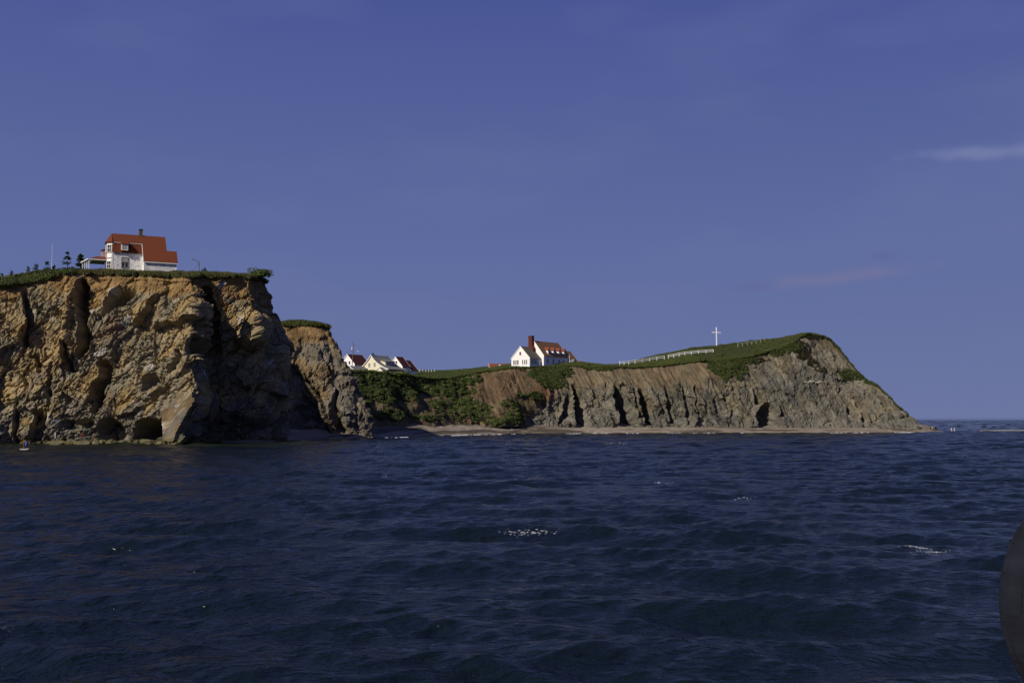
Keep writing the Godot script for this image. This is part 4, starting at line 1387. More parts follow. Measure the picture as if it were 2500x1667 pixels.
func make_white_house() -> void:
	var turn := deg_to_rad(52.0)
	var h := thing("white_house", Vector3(12.51, 26.93, -401.88), turn, "white gabled house with tall brick chimney and four dormers above the cliff", "house")
	var white: Material = mats.white_paint
	var over := 0.12
	roofed_block(h, 0.0, 16.7, [Vector2(0.3, 3.15), Vector2(-4.75, 9.35), Vector2(-9.8, 3.15)], 0.0, -9.5, white, mats.weathered_roof, white, over, -2.0)
	roofed_block(h, -7.4, -0.15, [Vector2(-1.1, 2.0), Vector2(-5.9, 6.85), Vector2(-10.7, 2.0)], -1.4, -10.4, white, mats.lichen_roof, white, 0.12, -2.0)
	roofed_block(h, 16.9, 24.6, [Vector2(0.6, 1.1), Vector2(-4.4, 6.4), Vector2(-9.4, 1.1)], 0.3, -9.1, white, mats.weathered_roof, white, 0.1, -2.0)
	var st := start()
	box(st, Vector3(-1.35, 6.3, -6.6), Vector3(-0.02, 11.0, -4.75))
	var ch := part("chimney", st, mats.brick, h)
	st = start()
	slab(st, [Vector3(-1.5, 3.0, -4.0), Vector3(-0.02, 3.0, -4.0), Vector3(-0.02, 6.3, -4.0), Vector3(-1.5, 6.3, -4.0)], Vector3(0, 0, -3.2))
	slab(st, [Vector3(-1.5, 6.3, -4.0), Vector3(-0.02, 6.3, -4.0), Vector3(-0.02, 7.4, -4.75), Vector3(-1.35, 7.4, -4.75)], Vector3(0, -0.02, -1.0))
	part("shoulder", st, mats.brick, ch)
	st = start()
	box(st, Vector3(-1.45, 11.0, -6.7), Vector3(0.08, 11.25, -4.65))
	part("cap", st, mats.brick, ch)
	for x in [4.1, 7.8, 11.5, 15.1]:
		st = start()
		# body: front face forward of the roof slope
		cross_wall(st, PackedVector2Array([Vector2(-0.45, 3.7), Vector2(-0.45, 5.75), Vector2(-2.4, 5.75)]), x - 0.75, 1.5)
		slab(st, [Vector3(x - 0.75, 5.75, -0.45), Vector3(x + 0.75, 5.75, -0.45), Vector3(x, 6.75, -0.45)], Vector3(0, 0, -1.0))
		var d := part("dormer", st, white, h)
		st = start()
		slab(st, [Vector3(x - 0.95, 5.60, -0.25), Vector3(x, 6.85, -0.25), Vector3(x, 6.85, -3.0), Vector3(x - 0.95, 5.60, -2.2)], Vector3(0, -0.1, 0))
		slab(st, [Vector3(x + 0.95, 5.60, -2.2), Vector3(x, 6.85, -3.0), Vector3(x, 6.85, -0.25), Vector3(x + 0.95, 5.60, -0.25)], Vector3(0, -0.1, 0))
		part("dormer_roof", st, mats.orange_roof, d)
		window(d, Transform3D(Basis.IDENTITY, Vector3(x, 4.85, -0.44)), 0.85, 1.5, 2, 3, white, white)
	for x in [2.6, 6.4, 10.4, 13.2]:
		window(h, Transform3D(Basis.IDENTITY, Vector3(x, 1.3, 0.01)), 0.95, 1.5, 2, 2, white, white)
	# annex: attic window and a row of tall windows in the gable, more along the side
	window(h, facing(Vector3(-7.41, 3.9, -5.95), "left"), 0.8, 1.25, 2, 3, white, mats.grey_trim)
	for z in [-9.2, -8.5, -7.6, -7.05, -4.75, -3.75, -2.9]:
		window(h, facing(Vector3(-7.41, 0.5, z), "left"), 0.42, 1.7, 1, 3, white, mats.grey_trim, false, 0.07)
	for x in [-6.5, -5.6, -4.6, -3.7, -2.7, -1.7]:
		window(h, Transform3D(Basis.IDENTITY, Vector3(x, 0.55, -1.39)), 0.55, 1.6, 1, 3, white, white, false, 0.07)
	# little entrance gable at the far end
	st = start()
	cross_wall(st, PackedVector2Array([Vector2(2.2, -2.0), Vector2(2.2, 1.2), Vector2(0.31, 1.2), Vector2(0.31, -2.0)]), 16.9, 2.4)
	slab(st, [Vector3(16.9, 1.2, 2.2), Vector3(19.3, 1.2, 2.2), Vector3(18.1, 2.5, 2.2)], Vector3(0, 0, -1.5))
	var e := part("entrance", st, white, h)
	st = start()
	slab(st, [Vector3(16.7, 1.05, 2.4), Vector3(18.1, 2.62, 2.4), Vector3(18.1, 2.62, 0.2), Vector3(16.7, 1.05, 0.2)], Vector3(0, -0.1, 0))
	slab(st, [Vector3(19.5, 1.05, 0.2), Vector3(18.1, 2.62, 0.2), Vector3(18.1, 2.62, 2.4), Vector3(19.5, 1.05, 2.4)], Vector3(0, -0.1, 0))
	part("entrance_roof", st, mats.grey_roof, e)
	# low red-roofed building behind its left end
	var low := thing("red_roofed_cottage", Vector3(-7.66, 25.31, -425.00), deg_to_rad(8.0), "low cottage with red roof and small white gable beside the white house", "house")
	roofed_block(low, -1.5, 10.5, [Vector2(0.4, 1.0), Vector2(-2.6, 3.15), Vector2(-5.6, 1.0)], 0.0, -5.2, white, mats.orange_roof, white, 0.2, -1.6)
	st = start()
	slab(st, [Vector3(1.3, 1.0, 0.2), Vector3(3.3, 1.0, 0.2), Vector3(3.3, 1.9, 0.2), Vector3(2.3, 3.1, 0.2), Vector3(1.3, 1.9, 0.2)], Vector3(0, 0, -2.0))
	var g := part("gable", st, white, low)
	st = start()
	slab(st, [Vector3(0.9, 1.6, 0.4), Vector3(2.3, 3.25, 0.4), Vector3(2.3, 3.25, -2.4), Vector3(0.9, 1.6, -1.0)], Vector3(0, -0.1, 0))
	slab(st, [Vector3(3.7, 1.6, -1.0), Vector3(2.3, 3.25, -2.4), Vector3(2.3, 3.25, 0.4), Vector3(3.7, 1.6, 0.4)], Vector3(0, -0.1, 0))
	part("gable_roof", st, mats.orange_roof, g)
	window(low, Transform3D(Basis.IDENTITY, Vector3(2.3, 1.7, 0.21)), 0.5, 0.6, 1, 1, white, white)

func make_village() -> void:
	var white: Material = mats.white_paint
	var cream: Material = mats.cream_paint
	var turn := deg_to_rad(52.0)
	# cream house with bell-cast grey roof
	var h := thing("cream_house", Vector3(-48.50, 18.81, -352.00), turn, "cream house with sweeping grey bell-cast roof and shed dormer above green shrubs", "house")
	roofed_block(h, 0.0, 8.2, [Vector2(8.6, 3.3), Vector2(6.6, 3.9), Vector2(4.9, 4.65), Vector2(2.9, 5.75), Vector2(1.5, 6.9), Vector2(0.0, 8.4), Vector2(-1.5, 6.8), Vector2(-2.8, 5.6), Vector2(-4.4, 4.5)], 7.4, -3.6, cream, mats.grey_roof, white, 0.3, -2.0)
	window(h, facing(Vector3(-0.01, 4.9, -0.9), "left"), 0.85, 1.3, 2, 3, white, white)
	window(h, facing(Vector3(-0.01, 5.0, 1.7), "left"), 0.85, 1.3, 2, 3, white, white)
	window(h, facing(Vector3(-0.01, 2.1, 1.4), "left"), 0.9, 1.3, 2, 2, white, white)
	for x in [2.2, 5.2, 7.3]:
		window(h, Transform3D(Basis.IDENTITY, Vector3(x, 1.4, 7.41)), 0.7, 1.6, 1, 2, white, white)
	var st := start()
	cross_wall(st, PackedVector2Array([Vector2(4.6, 4.4), Vector2(4.6, 6.1), Vector2(1.9, 6.6), Vector2(2.6, 5.6)]), 2.2, 4.6)
	var d := part("dormer", st, cream, h)
	st = start()
	slab(st, [Vector3(1.8, 6.15, 5.0), Vector3(7.2, 6.15, 5.0), Vector3(7.2, 7.1, 1.2), Vector3(1.8, 7.1, 1.2)], Vector3(0, -0.14, 0))
	part("dormer_roof", st, mats.grey_roof, d)
	for x in [3.1, 4.5, 5.9]:
		window(d, Transform3D(Basis.IDENTITY, Vector3(x, 5.35, 4.61)), 1.0, 0.95, 2, 2, white, white)
	st = start()
	box(st, Vector3(0.5, 8.0, -0.3), Vector3(1.0, 9.1, 0.2))
	part("chimney", st, mats.dark_metal, h)
	# low wing and porch in front of the gable, with gables of their own
	roofed_block(h, -7.0, -0.35, [Vector2(-0.6, 2.9), Vector2(-3.3, 4.5), Vector2(-6.0, 2.9)], -0.9, -5.7, cream, mats.grey_roof, white, 0.25, -2.0)
	roofed_block(h, -2.2, -0.35, [Vector2(7.9, 2.6), Vector2(6.0, 3.9), Vector2(4.1, 2.6)], 7.6, 4.4, cream, mats.grey_roof, white, 0.2, -2.0)
	# white house behind it, to the left
	var w := thing("white_cottage", Vector3(-57.94, 22.48, -376.00), turn, "white cottage with plain dark red roof behind the utility pole", "house")
	roofed_block(w, 0.0, 7.4, [Vector2(0.35, 2.85), Vector2(-3.9, 6.75), Vector2(-8.1, 2.85)], 0.0, -7.8, white, mats.dark_red_roof, white, 0.2, -2.0)
	window(w, facing(Vector3(-0.01, 3.5, -2.7), "left"), 0.8, 1.2, 2, 2, white, mats.grey_trim)
	# white house to the right with stepped red roof
	var v := thing("white_cottage", Vector3(-40.76, 22.67, -380.00), turn, "white cottage with stepped dark red roof between cream house and white fence", "house")
	roofed_block(v, 0.0, 3.9, [Vector2(0.3, 1.95), Vector2(-3.6, 5.9), Vector2(-7.5, 1.95)], 0.0, -7.2, white, mats.dark_red_roof, white, 0.15, -2.0)
	roofed_block(v, 4.1, 7.8, [Vector2(0.6, 0.9), Vector2(-3.4, 4.75), Vector2(-7.4, 0.9)], 0.2, -7.0, white, mats.dark_red_roof, white, 0.12, -2.0)
	window(v, facing(Vector3(-0.01, 3.6, -3.1), "left"), 0.75, 1.05, 2, 2, white, mats.grey_trim)

# ---------------------------------------------------------------- fences, cross, poles

func fence_run(f: Node3D, pts: Array, tall: float, rails: Array, post_w: float, mat: Material, skip := -1) -> void:
	for k in pts.size():
		var p: Vector3 = pts[k]
		var st := start()
		box(st, Vector3(p.x - post_w, p.y - 0.5, p.z - post_w), Vector3(p.x + post_w, p.y + tall, p.z + post_w))
		part("post", st, mat, f)
		if k + 1 < pts.size() and k != skip:
			var q: Vector3 = pts[k + 1]
			for r in rails:
				st = start()
				slab(st, [p + Vector3(0, r - 0.11, post_w + 0.02), q + Vector3(0, r - 0.11, post_w + 0.02), q + Vector3(0, r + 0.11, post_w + 0.02), p + Vector3(0, r + 0.11, post_w + 0.02)], Vector3(0, 0, -0.04))
				part("rail", st, mat, f)

func spread(a: Array, n: int) -> Array:
	var out := []
	for k in n:
		var p := curve(a, float(k) / (n - 1) * (a.size() - 1))
		p.y = ground(hill_grid, p.x, p.z)
		out.append(p)
	return out

func make_fences() -> void:
	var white: Material = mats.white_paint
	var f := thing("rail_fence", Vector3.ZERO, 0.0, "long white two-rail fence climbing the green hill to the cross", "fence")
	fence_run(f, spread([Vector3(43.50, 26.71, -413.00), Vector3(48.20, 27.49, -415.00), Vector3(55.32, 28.85, -418.50), Vector3(62.90, 30.07, -422.00)], 8), 1.5, [0.7, 1.35], 0.1, white)
	fence_run(f, spread([Vector3(64.67, 30.36, -422.50), Vector3(73.15, 31.58, -424.50), Vector3(84.21, 32.77, -427.00)], 8), 1.5, [0.7, 1.35], 0.1, white)
	var g := thing("rail_fence", Vector3.ZERO, 0.0, "short weathered grey fence high on the hill beyond the cross", "fence")
	fence_run(g, spread([Vector3(97.61, 35.64, -441.00), Vector3(104.34, 36.74, -444.00), Vector3(110.81, 38.40, -447.00)], 7), 1.4, [1.25], 0.09, mats.soffit)
	var m := thing("post_fence", Vector3.ZERO, 0.0, "row of white posts with one thin rail across the meadow by the cottages", "fence")
	fence_run(m, spread([Vector3(-42.53, 24.66, -415.00), Vector3(-37.15, 24.80, -418.00), Vector3(-32.32, 25.31, -425.00)], 10), 1.1, [0.9], 0.09, white)
	for k in 10:
		var p := Vector3.ZERO
		p = curve([Vector3(51.52, 27.49, -415.00), Vector3(58.74, 28.21, -419.00), Vector3(72.89, 30.81, -423.00)], k / 4.5)
		p.y = ground(hill_grid, p.x, p.z)
		var st := start()
		box(st, Vector3(-0.06, -0.4, -0.06), Vector3(0.06, 1.0, 0.06))
		var o := part("fence_post", st, mats.grey_wood)
		o.position = p
		tag(o, "thin grey wooden post standing alone below the white rail fence", "post", "loose posts along the cliff edge")
	var st := start()
	var c := thing("cross", Vector3(90.83, 37.39, -453.00), 0.0, "tall white wooden cross on the green hill above the cliff", "cross")
	c.position.y = ground(hill_grid, c.position.x, c.position.z)
	box(st, Vector3(-0.19, -0.6, -0.16), Vector3(0.19, 8.1, 0.16))
	part("upright", st, white, c)
	st = start()
	box(st, Vector3(-2.05, 5.55, -0.13), Vector3(2.05, 5.93, 0.13), Transform3D(Basis(Vector3.UP, deg_to_rad(12.0)), Vector3(0, 0, 0.02)))
	part("crossbar", st, white, c)

func make_poles() -> void:
	var st := start()
	# lamp post on the near cliff
	var p: Vector3 = Vector3(-69.74, 38.01, -226.00)
	p.y = ground(plateau_grid, p.x, p.z)
	var l := thing("street_lamp", p, 0.0, "grey wooden pole with curved lamp arm on the near clifftop", "street lamp")
	tube(st, Vector3(0, -0.6, 0), Vector3(0, 2.9, 0), 0.11, 0.09)
	part("pole", st, mats.grey_wood, l)
	st = start()
	var arc := [Vector3(-0.1, 2.0, 0), Vector3(-0.45, 2.75, 0), Vector3(-0.9, 3.2, 0), Vector3(-1.25, 3.28, 0)]
	for k in 3:
		tube(st, arc[k], arc[k + 1], 0.045, 0.045)
	part("arm", st, mats.dark_metal, l)
	st = start()
	box(st, Vector3(-1.6, 3.16, -0.12), Vector3(-1.15, 3.34, 0.12))
	part("lamp_head", st, mats.dark_metal, l)
	st = start()
	tube(st, Vector3(-0.1, 2.1, 0), Vector3(-2.35, -0.3, 0), 0.03, 0.03, 5)
	part("stay", st, mats.dark_metal, l)
	# flagpole
	p = Vector3(-101.66, 36.99, -224.00)
	p.y = ground(plateau_grid, p.x, p.z)
	var f := thing("flagpole", p, 0.0, "slim pale metal flagpole with a ball on top among young trees", "flagpole")
	st = start()
	tube(st, Vector3(0, -0.5, 0), Vector3(0, 6.0, 0), 0.075, 0.045)
	part("pole", st, mats.pale_metal, f)
	st = start()
	for k in 4:
		var r0 := 0.13 * sin(PI * k / 4.0) + 0.001
		var r1 := 0.13 * sin(PI * (k + 1) / 4.0) + 0.001
		tube(st, Vector3(0, 6.0 + 0.065 * k, 0), Vector3(0, 6.0 + 0.065 * (k + 1), 0), r0, r1)
	part("ball", st, mats.pale_metal, f)
	# utility pole by the cottages
	var u := thing("utility_pole", Vector3(-55.85, 20.97, -356.00), 0.0, "dark leaning utility pole with transformer and lamp beside the cream house", "utility pole")
	u.rotation.z = -0.05
	st = start()
	tube(st, Vector3(0, -1.5, 0), Vector3(0, 11.3, 0), 0.17, 0.11)
	part("pole", st, mats.grey_wood, u)
	st = start()
	box(st, Vector3(-0.9, 10.85, -0.05), Vector3(0.12, 10.97, 0.05))
	box(st, Vector3(-0.12, 10.0, -0.05), Vector3(0.7, 10.12, 0.05))
	part("crossarm", st, mats.grey_wood, u)
	st = start()
	tube(st, Vector3(-0.35, 8.3, 0), Vector3(-0.35, 9.3, 0), 0.24, 0.24, 9)
	part("transformer", st, mats.pale_metal, u)
	st = start()
	tube(st, Vector3(0.05, 7.4, 0), Vector3(1.5, 7.9, 0), 0.04, 0.04, 5)
	part("arm", st, mats.dark_metal, u)
	st = start()
	box(st, Vector3(1.4, 7.75, -0.16), Vector3(2.05, 7.95, 0.16))
	part("lamp_head", st, mats.pale_metal, u)
	st = start()
	tube(st, Vector3(-0.1, 8.0, 0), Vector3(-2.6, 7.35, 0), 0.03, 0.03, 5)
	part("service_wire", st, mats.dark_metal, u)
	# leaning post at the cliff edge
	st = start()
	tube(st, Vector3(0, -1.2, 0), Vector3(-0.35, 2.4, 0), 0.09, 0.08)
	var w := part("fence_post", st, mats.grey_wood)
	p = Vector3(-106.28, 33.36, -212.00)
	p.y = ground(plateau_grid, p.x, p.z) - 0.6
	w.position = p
	tag(w, "leaning bare wooden post at the edge of the near cliff", "post")
	st = start()
	tube(st, Vector3(0, -0.6, 0), Vector3(0, 2.9, 0), 0.1, 0.09)
	var wp := part("white_post", st, mats.white_paint)
	wp.position = Vector3(23.13, 28.09, -411.00)
	tag(wp, "plain white post at the far corner of the white house", "post")

# ---------------------------------------------------------------- plants

func leaf_blob(seed_: int, n: int, r: Vector3, size: float) -> ArrayMesh:
	var g := RandomNumberGenerator.new()
	g.seed = seed_
	var lumps := []
	for k in 7:
		var a := g.randf() * TAU
		var e := g.randf_range(-0.1, 0.9)
		lumps.append([Vector3(cos(a) * r.x * 0.55, e * r.y * 0.7, sin(a) * r.z * 0.55), g.randf_range(0.38, 0.62)])
	var st := start()
	for k in n:
		var d := Vector3(g.randfn(), g.randfn(), g.randfn()).normalized()
		var lump: Array = lumps[g.randi() % 7]
		var p: Vector3 = lump[0] + d * r * lump[1] * pow(g.randf(), 0.3)
		if p.y < -0.15 * r.y:
			p.y = -p.y
		var nn := (d + Vector3(0, 0.5, 0) + Vector3(g.randf() - 0.5, g.randf() - 0.5, g.randf() - 0.5)).normalized()
		var u := nn.cross(Vector3(g.randf() - 0.5, g.randf() - 0.5, g.randf() - 0.5)).normalized() * size * g.randf_range(0.6, 1.3)
		var v := nn.cross(u) * g.randf_range(0.5, 0.9)
		tri(st, p - u, p + v, p + u)
		tri(st, p - u, p + u, p - v)
	st.generate_normals()
	return st.commit()

func tuft(seed_: int, n: int, tall: float, wide: float) -> ArrayMesh:
	var g := RandomNumberGenerator.new()
	g.seed = seed_
	var st := start()
	for k in n:
		var a := g.randf() * TAU
		var p := Vector3(cos(a), 0, sin(a)) * g.randf() * wide
		var side := Vector3(-sin(a + g.randf()), 0, cos(a + g.randf())) * 0.05
		var tip := p + Vector3(cos(a) * 0.3 + g.randf() * 0.3, 1.0, sin(a) * 0.3) * tall * g.randf_range(0.5, 1.0)
		tri(st, p - side - Vector3(0, 0.1, 0), tip, p + side - Vector3(0, 0.1, 0))
	st.generate_normals()
	return st.commit()

func many(called: String, mesh: Mesh, mat: Material, where: Array, tints: Array, label: String, category: String) -> void:
	var mm := MultiMesh.new()
	mm.transform_format = MultiMesh.TRANSFORM_3D
	mm.use_colors = true
	mm.mesh = mesh
	mm.instance_count = where.size()
	for k in where.size():
		mm.set_instance_transform(k, where[k])
		mm.set_instance_color(k, tints[k])
	var o := MultiMeshInstance3D.new()
	o.name = numbered(called)
	o.multimesh = mm
	o.material_override = mat
	tag(o, label, category, "", "stuff")
	add_child(o)

func stand(p: Vector3, s: Vector3) -> Transform3D:
	return Transform3D(Basis(Vector3.UP, rng.randf() * TAU).scaled(s), p)

# picks points of a grid with a chance given by mask(point, row share)
func pick(g: Dictionary, tries: int, mask: Callable) -> Array:
	var out := []
	var nv: int = g.nv
	for k in tries:
		var i := rng.randi_range(0, g.nu - 2)
		var j := rng.randi_range(1, nv - 2)
		var p: Vector3 = g.pos[i * nv + j].lerp(g.pos[(i + 1) * nv + j + 1], rng.randf())
		if rng.randf() < mask.call(p, float(j) / (nv - 1)):
			out.append(p)
	return out

func in_patches(p: Vector3, list: Array, ragged: FastNoiseLite) -> float:
	var best := 0.0
	for e in list:
		var c: Vector2 = e[0]
		var r: Vector2 = e[1]
		var dx := (p.x - c.x) / r.x
		var dy := (p.y - c.y) / r.y
		if absf(dx) > 1.8 or absf(dy) > 1.8:
			continue
		var d := sqrt(dx * dx + dy * dy) + ragged.get_noise_3dv(p) * 0.9
		best = maxf(best, smoothstep(1.05, 0.75, d) * e[2])
	return best

func spruce(at: Vector3, tall: float, wide: float, n: int, gaps: float, seed_: int, label: String, group := "") -> void:
	var g := RandomNumberGenerator.new()
	g.seed = seed_
	var t := thing("spruce", at, g.randf() * TAU, label, "tree", group)
	var st := start()
	tube(st, Vector3(0, -0.4, 0), Vector3(0.03, tall * 0.98, 0), 0.035 * tall * 0.55 + 0.02, 0.015)
	var limbs := []
	for k in int(tall * 16.0):
		var y := tall * g.randf_range(0.1, 0.95)
		if sin(y * 5.1 + seed_) < gaps - 1.0:
			continue
		var a := g.randf() * TAU
		var l := wide * pow(1.0 - y / tall, 0.75) * g.randf_range(0.6, 1.1) + 0.08
		var tip := Vector3(cos(a) * l, y - l * 0.10 + g.randf_range(-0.05, 0.15), sin(a) * l)
		tube(st, Vector3(0, y, 0), tip, 0.018, 0.008, 4)
		limbs.append([Vector3(0, y, 0), tip])
	part("trunk", st, mats.bark, t)
	st = start()
	for k in n:
		var limb: Array = limbs[g.randi() % limbs.size()]
		var p: Vector3 = limb[0].lerp(limb[1], pow(g.randf(), 0.6)) + Vector3(g.randf() - 0.5, g.randf() - 0.5, g.randf() - 0.5) * 0.22
		var d: Vector3 = (limb[1] - limb[0]).normalized()
		var u := (d + Vector3(g.randf() - 0.5, g.randf() - 0.6, g.randf() - 0.5)).normalized() * g.randf_range(0.16, 0.32)
		var v := u.cross(Vector3(g.randf() - 0.5, 1.0, g.randf() - 0.5)).normalized() * 0.085
		tri(st, p - v, p + u, p + v)
	part("crown", st, mats.needle, t)

func make_plants() -> void:
	var ragged := fnl(601, 0.09, 3)
	var greens := [Color(0.080, 0.105, 0.030), Color(0.062, 0.086, 0.026), Color(0.100, 0.115, 0.036), Color(0.052, 0.072, 0.024)]
	var bush_a := leaf_blob(1, 330, Vector3(1.3, 0.95, 1.3), 0.2)
	var bush_b := leaf_blob(2, 300, Vector3(1.1, 1.15, 1.1), 0.2)
	var bush_c := leaf_blob(3, 280, Vector3(1.6, 0.7, 1.4), 0.2)
	# scrub in the hollow
	var hollow := [
		[Vector2(-48.11, 17.86), Vector2(9.0, 4.0), 1.0], [Vector2(-42.88, 17.59), Vector2(9.0, 5.0), 1.0], [Vector2(-35.86, 15.91), Vector2(9.0, 5.0), 1.0], [Vector2(-38.82, 12.91), Vector2(7.0, 2.6), 0.7], [Vector2(-45.05, 13.87), Vector2(7.0, 4.0), 0.9],
		[Vector2(-29.20, 18.02), Vector2(11.0, 3.5), 1.0], [Vector2(-22.80, 19.63), Vector2(9.0, 3.0), 1.0], [Vector2(-17.07, 20.41), Vector2(7.0, 3.0), 0.9],
		[Vector2(-30.22, 15.68), Vector2(4.0, 2.0), 0.8], [Vector2(-20.82, 15.30), Vector2(6.0, 3.6), 0.9], [Vector2(-16.76, 10.73), Vector2(6.0, 3.4), 1.0], [Vector2(-11.62, 8.54), Vector2(5.5, 3.0), 1.0], [Vector2(-6.50, 5.06), Vector2(7.0, 1.8), 1.0],
		[Vector2(-36.62, 6.81), Vector2(4.5, 1.7), 0.9], [Vector2(-29.31, 5.56), Vector2(5.0, 1.4), 0.8], [Vector2(-26.17, 9.71), Vector2(3.0, 2.0), 0.5], [Vector2(0.00, 5.95), Vector2(4.0, 2.6), 0.8], [Vector2(-40.19, 6.12), Vector2(2.0, 1.6), 0.7],
		[Vector2(3.07, 14.11), Vector2(4.0, 1.8), 0.7], [Vector2(-1.50, 10.91), Vector2(5.0, 2.0), 0.35], [Vector2(-20.95, 7.00), Vector2(8.0, 3.0), 0.2],
	]
	var spots := pick(far_rock, 44000, func(p: Vector3, t: float) -> float: return in_patches(p, hollow, ragged) * 0.26 if p.x < 8.0 else 0.0)
	var kinds := [bush_a, bush_b, bush_c]
	var leafs: Array = [mats.leaf, mats.leaf_dark, mats.leaf]
	var shrubs := []
	for k in 3:
		var t := thing("shrub", Vector3.ZERO, 0.0, "", "shrub")
		var st := start()
		for b in 4:
			tube(st, Vector3(0, -0.5, 0), Vector3(cos(b * 1.7) * 0.5, 0.5, sin(b * 1.7) * 0.5), 0.05, 0.02, 4)
		part("stem", st, mats.bark, t)
		mesh_node("foliage", kinds[k], leafs[k], t)
		shrubs.append(t)
	var labels := ["rounded green shrub on the slope of the bay hollow", "dark green shrub on the slope of the bay hollow", "low spreading shrub on the slope of the bay hollow"]
	var first := [true, true, true]
	var done := 0
	var rest := []
	for p in spots:
		if done < 150:
			var k := done % 3
			var o: Node3D = shrubs[k]
			if not first[k]:
				o = shrubs[k].duplicate()
				o.name = numbered("shrub")
				add_child(o)
			first[k] = false
			tag(o, labels[k], "shrub", "shrubs in the bay hollow")
			o.transform = stand(p - Vector3(0, 0.2, 0), Vector3(1.0, 0.75, 1.0) * rng.randf_range(0.55, 1.1))
			done += 1
		else:
			rest.append(p)
	var mm_bush := leaf_blob(4, 150, Vector3(0.85, 0.7, 0.85), 0.17)
	var xf := []
	var tints := []
	for p in rest:
		xf.append(stand(p, Vector3.ONE * rng.randf_range(0.6, 1.3)))
		tints.append(greens[rng.randi() % 4] * rng.randf_range(0.8, 1.15))
	many("scrub", mm_bush, mats.leaf_stuff, xf, tints, "mass of low green scrub covering the hollow of the bay", "scrub")
	# scrub hanging over the long cliff, and on its top
	var patches := [
		[Vector2(16.05, 23.34), Vector2(8.0, 4.2), 1.0], [Vector2(13.48, 18.38), Vector2(5.0, 3.5), 0.9], [Vector2(9.36, 14.26), Vector2(3.0, 2.0), 1.0], [Vector2(35.76, 25.53), Vector2(6.0, 1.2), 0.9],
		[Vector2(85.17, 26.38), Vector2(6.5, 3.4), 1.0], [Vector2(90.57, 26.49), Vector2(6.0, 3.2), 1.0], [Vector2(86.35, 22.98), Vector2(4.0, 2.4), 1.0], [Vector2(90.45, 22.49), Vector2(2.5, 2.6), 0.9], [Vector2(96.89, 29.10), Vector2(7.0, 2.0), 0.9],
		[Vector2(106.83, 33.19), Vector2(9.0, 2.0), 1.0], [Vector2(115.05, 35.54), Vector2(5.0, 3.0), 1.0],
		[Vector2(138.91, 23.65), Vector2(4.6, 2.2), 0.9], [Vector2(142.97, 22.43), Vector2(4.0, 1.6), 0.8], [Vector2(148.64, 20.70), Vector2(5.0, 1.2), 0.8],
	]
	spots = pick(far_rock, 90000, func(p: Vector3, t: float) -> float: return in_patches(p, patches, ragged) * 0.8 if p.x > 4.0 else 0.0)
	spots.append_array(pick(hill_grid, 16000, func(p: Vector3, t: float) -> float: return 0.6 * smoothstep(-0.05, 0.2, ragged.get_noise_3dv(p)) if p.x > 76.0 and t > 0.14 and t < 0.8 else (0.35 if p.x < -14.0 and t < 0.42 else (0.03 if t < 0.5 else 0.0))))
	xf = []
	tints = []
	for p in spots:
		xf.append(stand(p, Vector3(1.0, 0.7, 1.0) * rng.randf_range(0.4, 0.95)))
		tints.append(greens[rng.randi() % 4] * rng.randf_range(0.75, 1.1))
	many("scrub", mm_bush, mats.leaf_stuff, xf, tints, "green scrub draped over the edge of the long cliff", "scrub")
	# dark heath running down the steep shoulder of the far head
	var heathy := [[Vector2(119.30, 35.03), Vector2(3.5, 3.0), 1.0], [Vector2(121.72, 31.49), Vector2(3.5, 3.0), 1.0], [Vector2(123.84, 28.47), Vector2(3.5, 2.6), 1.0], [Vector2(126.33, 25.47), Vector2(3.5, 2.0), 0.9], [Vector2(101.42, 28.98), Vector2(4.0, 2.0), 0.7], [Vector2(127.84, 39.93), Vector2(7.0, 1.6), 1.0]]
	spots = pick(far_rock, 90000, func(p: Vector3, t: float) -> float: return in_patches(p, heathy, ragged) * 0.8 if p.x > 80.0 else 0.0)
	xf = []
	tints = []
	for p in spots:
		xf.append(stand(p, Vector3(1.0, 0.6, 1.0) * rng.randf_range(0.45, 0.8)))
		tints.append(Color(0.050, 0.044, 0.024) * rng.randf_range(0.7, 1.15))
	many("heath", mm_bush, mats.leaf_stuff, xf, tints, "dark brown heath on the shoulder of the far head", "heath")
	# scrub along the near clifftop and on the second headland
	spots = pick(plateau_grid, 15000, func(p: Vector3, t: float) -> float:
		if t < 0.2 or t > 0.74:
			return 0.0
		return 0.5 if p.x < -92.0 else (0.22 if p.x > -66.0 and t < 0.6 else 0.02))
	spots.append_array(pick(plateau2_grid, 4000, func(p: Vector3, t: float) -> float: return 0.5 if t > 0.2 and t < 0.75 else 0.0))
	xf = []
	tints = []
	for p in spots:
		var s := rng.randf_range(0.4, 0.9) * (1.0 if p.x < -92.0 else 0.6)
		xf.append(stand(p, Vector3(1.0, 0.85, 1.0) * s))
		tints.append(greens[rng.randi() % 4] * rng.randf_range(0.6, 1.0))
	many("scrub", mm_bush, mats.leaf_stuff, xf, tints, "low green scrub along the clifftops round the lone house", "scrub")
	# grass
	var blade := tuft(9, 12, 0.6, 0.45)
	xf = []
	tints = []
	for g in [[plateau_grid, 26000, 0.11, 0.66], [plateau2_grid, 5000, 0.11, 0.7], [hill_grid, 34000, 0.12, 0.75]]:
		var lo: float = g[2]
		var hi: float = g[3]
		for p in pick(g[0], g[1], func(p: Vector3, t: float) -> float: return 0.9 if t > lo and t < hi else 0.0):
			xf.append(stand(p, Vector3(1.0, 1.0, 1.0) * rng.randf_range(0.5, 1.15) * (0.7 if g[0] == hill_grid else 1.0)))
			var dry := rng.randf()
			var c := Color(0.060, 0.080, 0.022).lerp(Color(0.120, 0.106, 0.045), dry * dry * 0.7)
			if g[0] == plateau_grid:
				c = c.lerp(Color(0.105, 0.096, 0.045), 0.55)
			tints.append(c)
	many("grass", blade, mats.grass, xf, tints, "long grass on the clifftops and the hill", "grass")
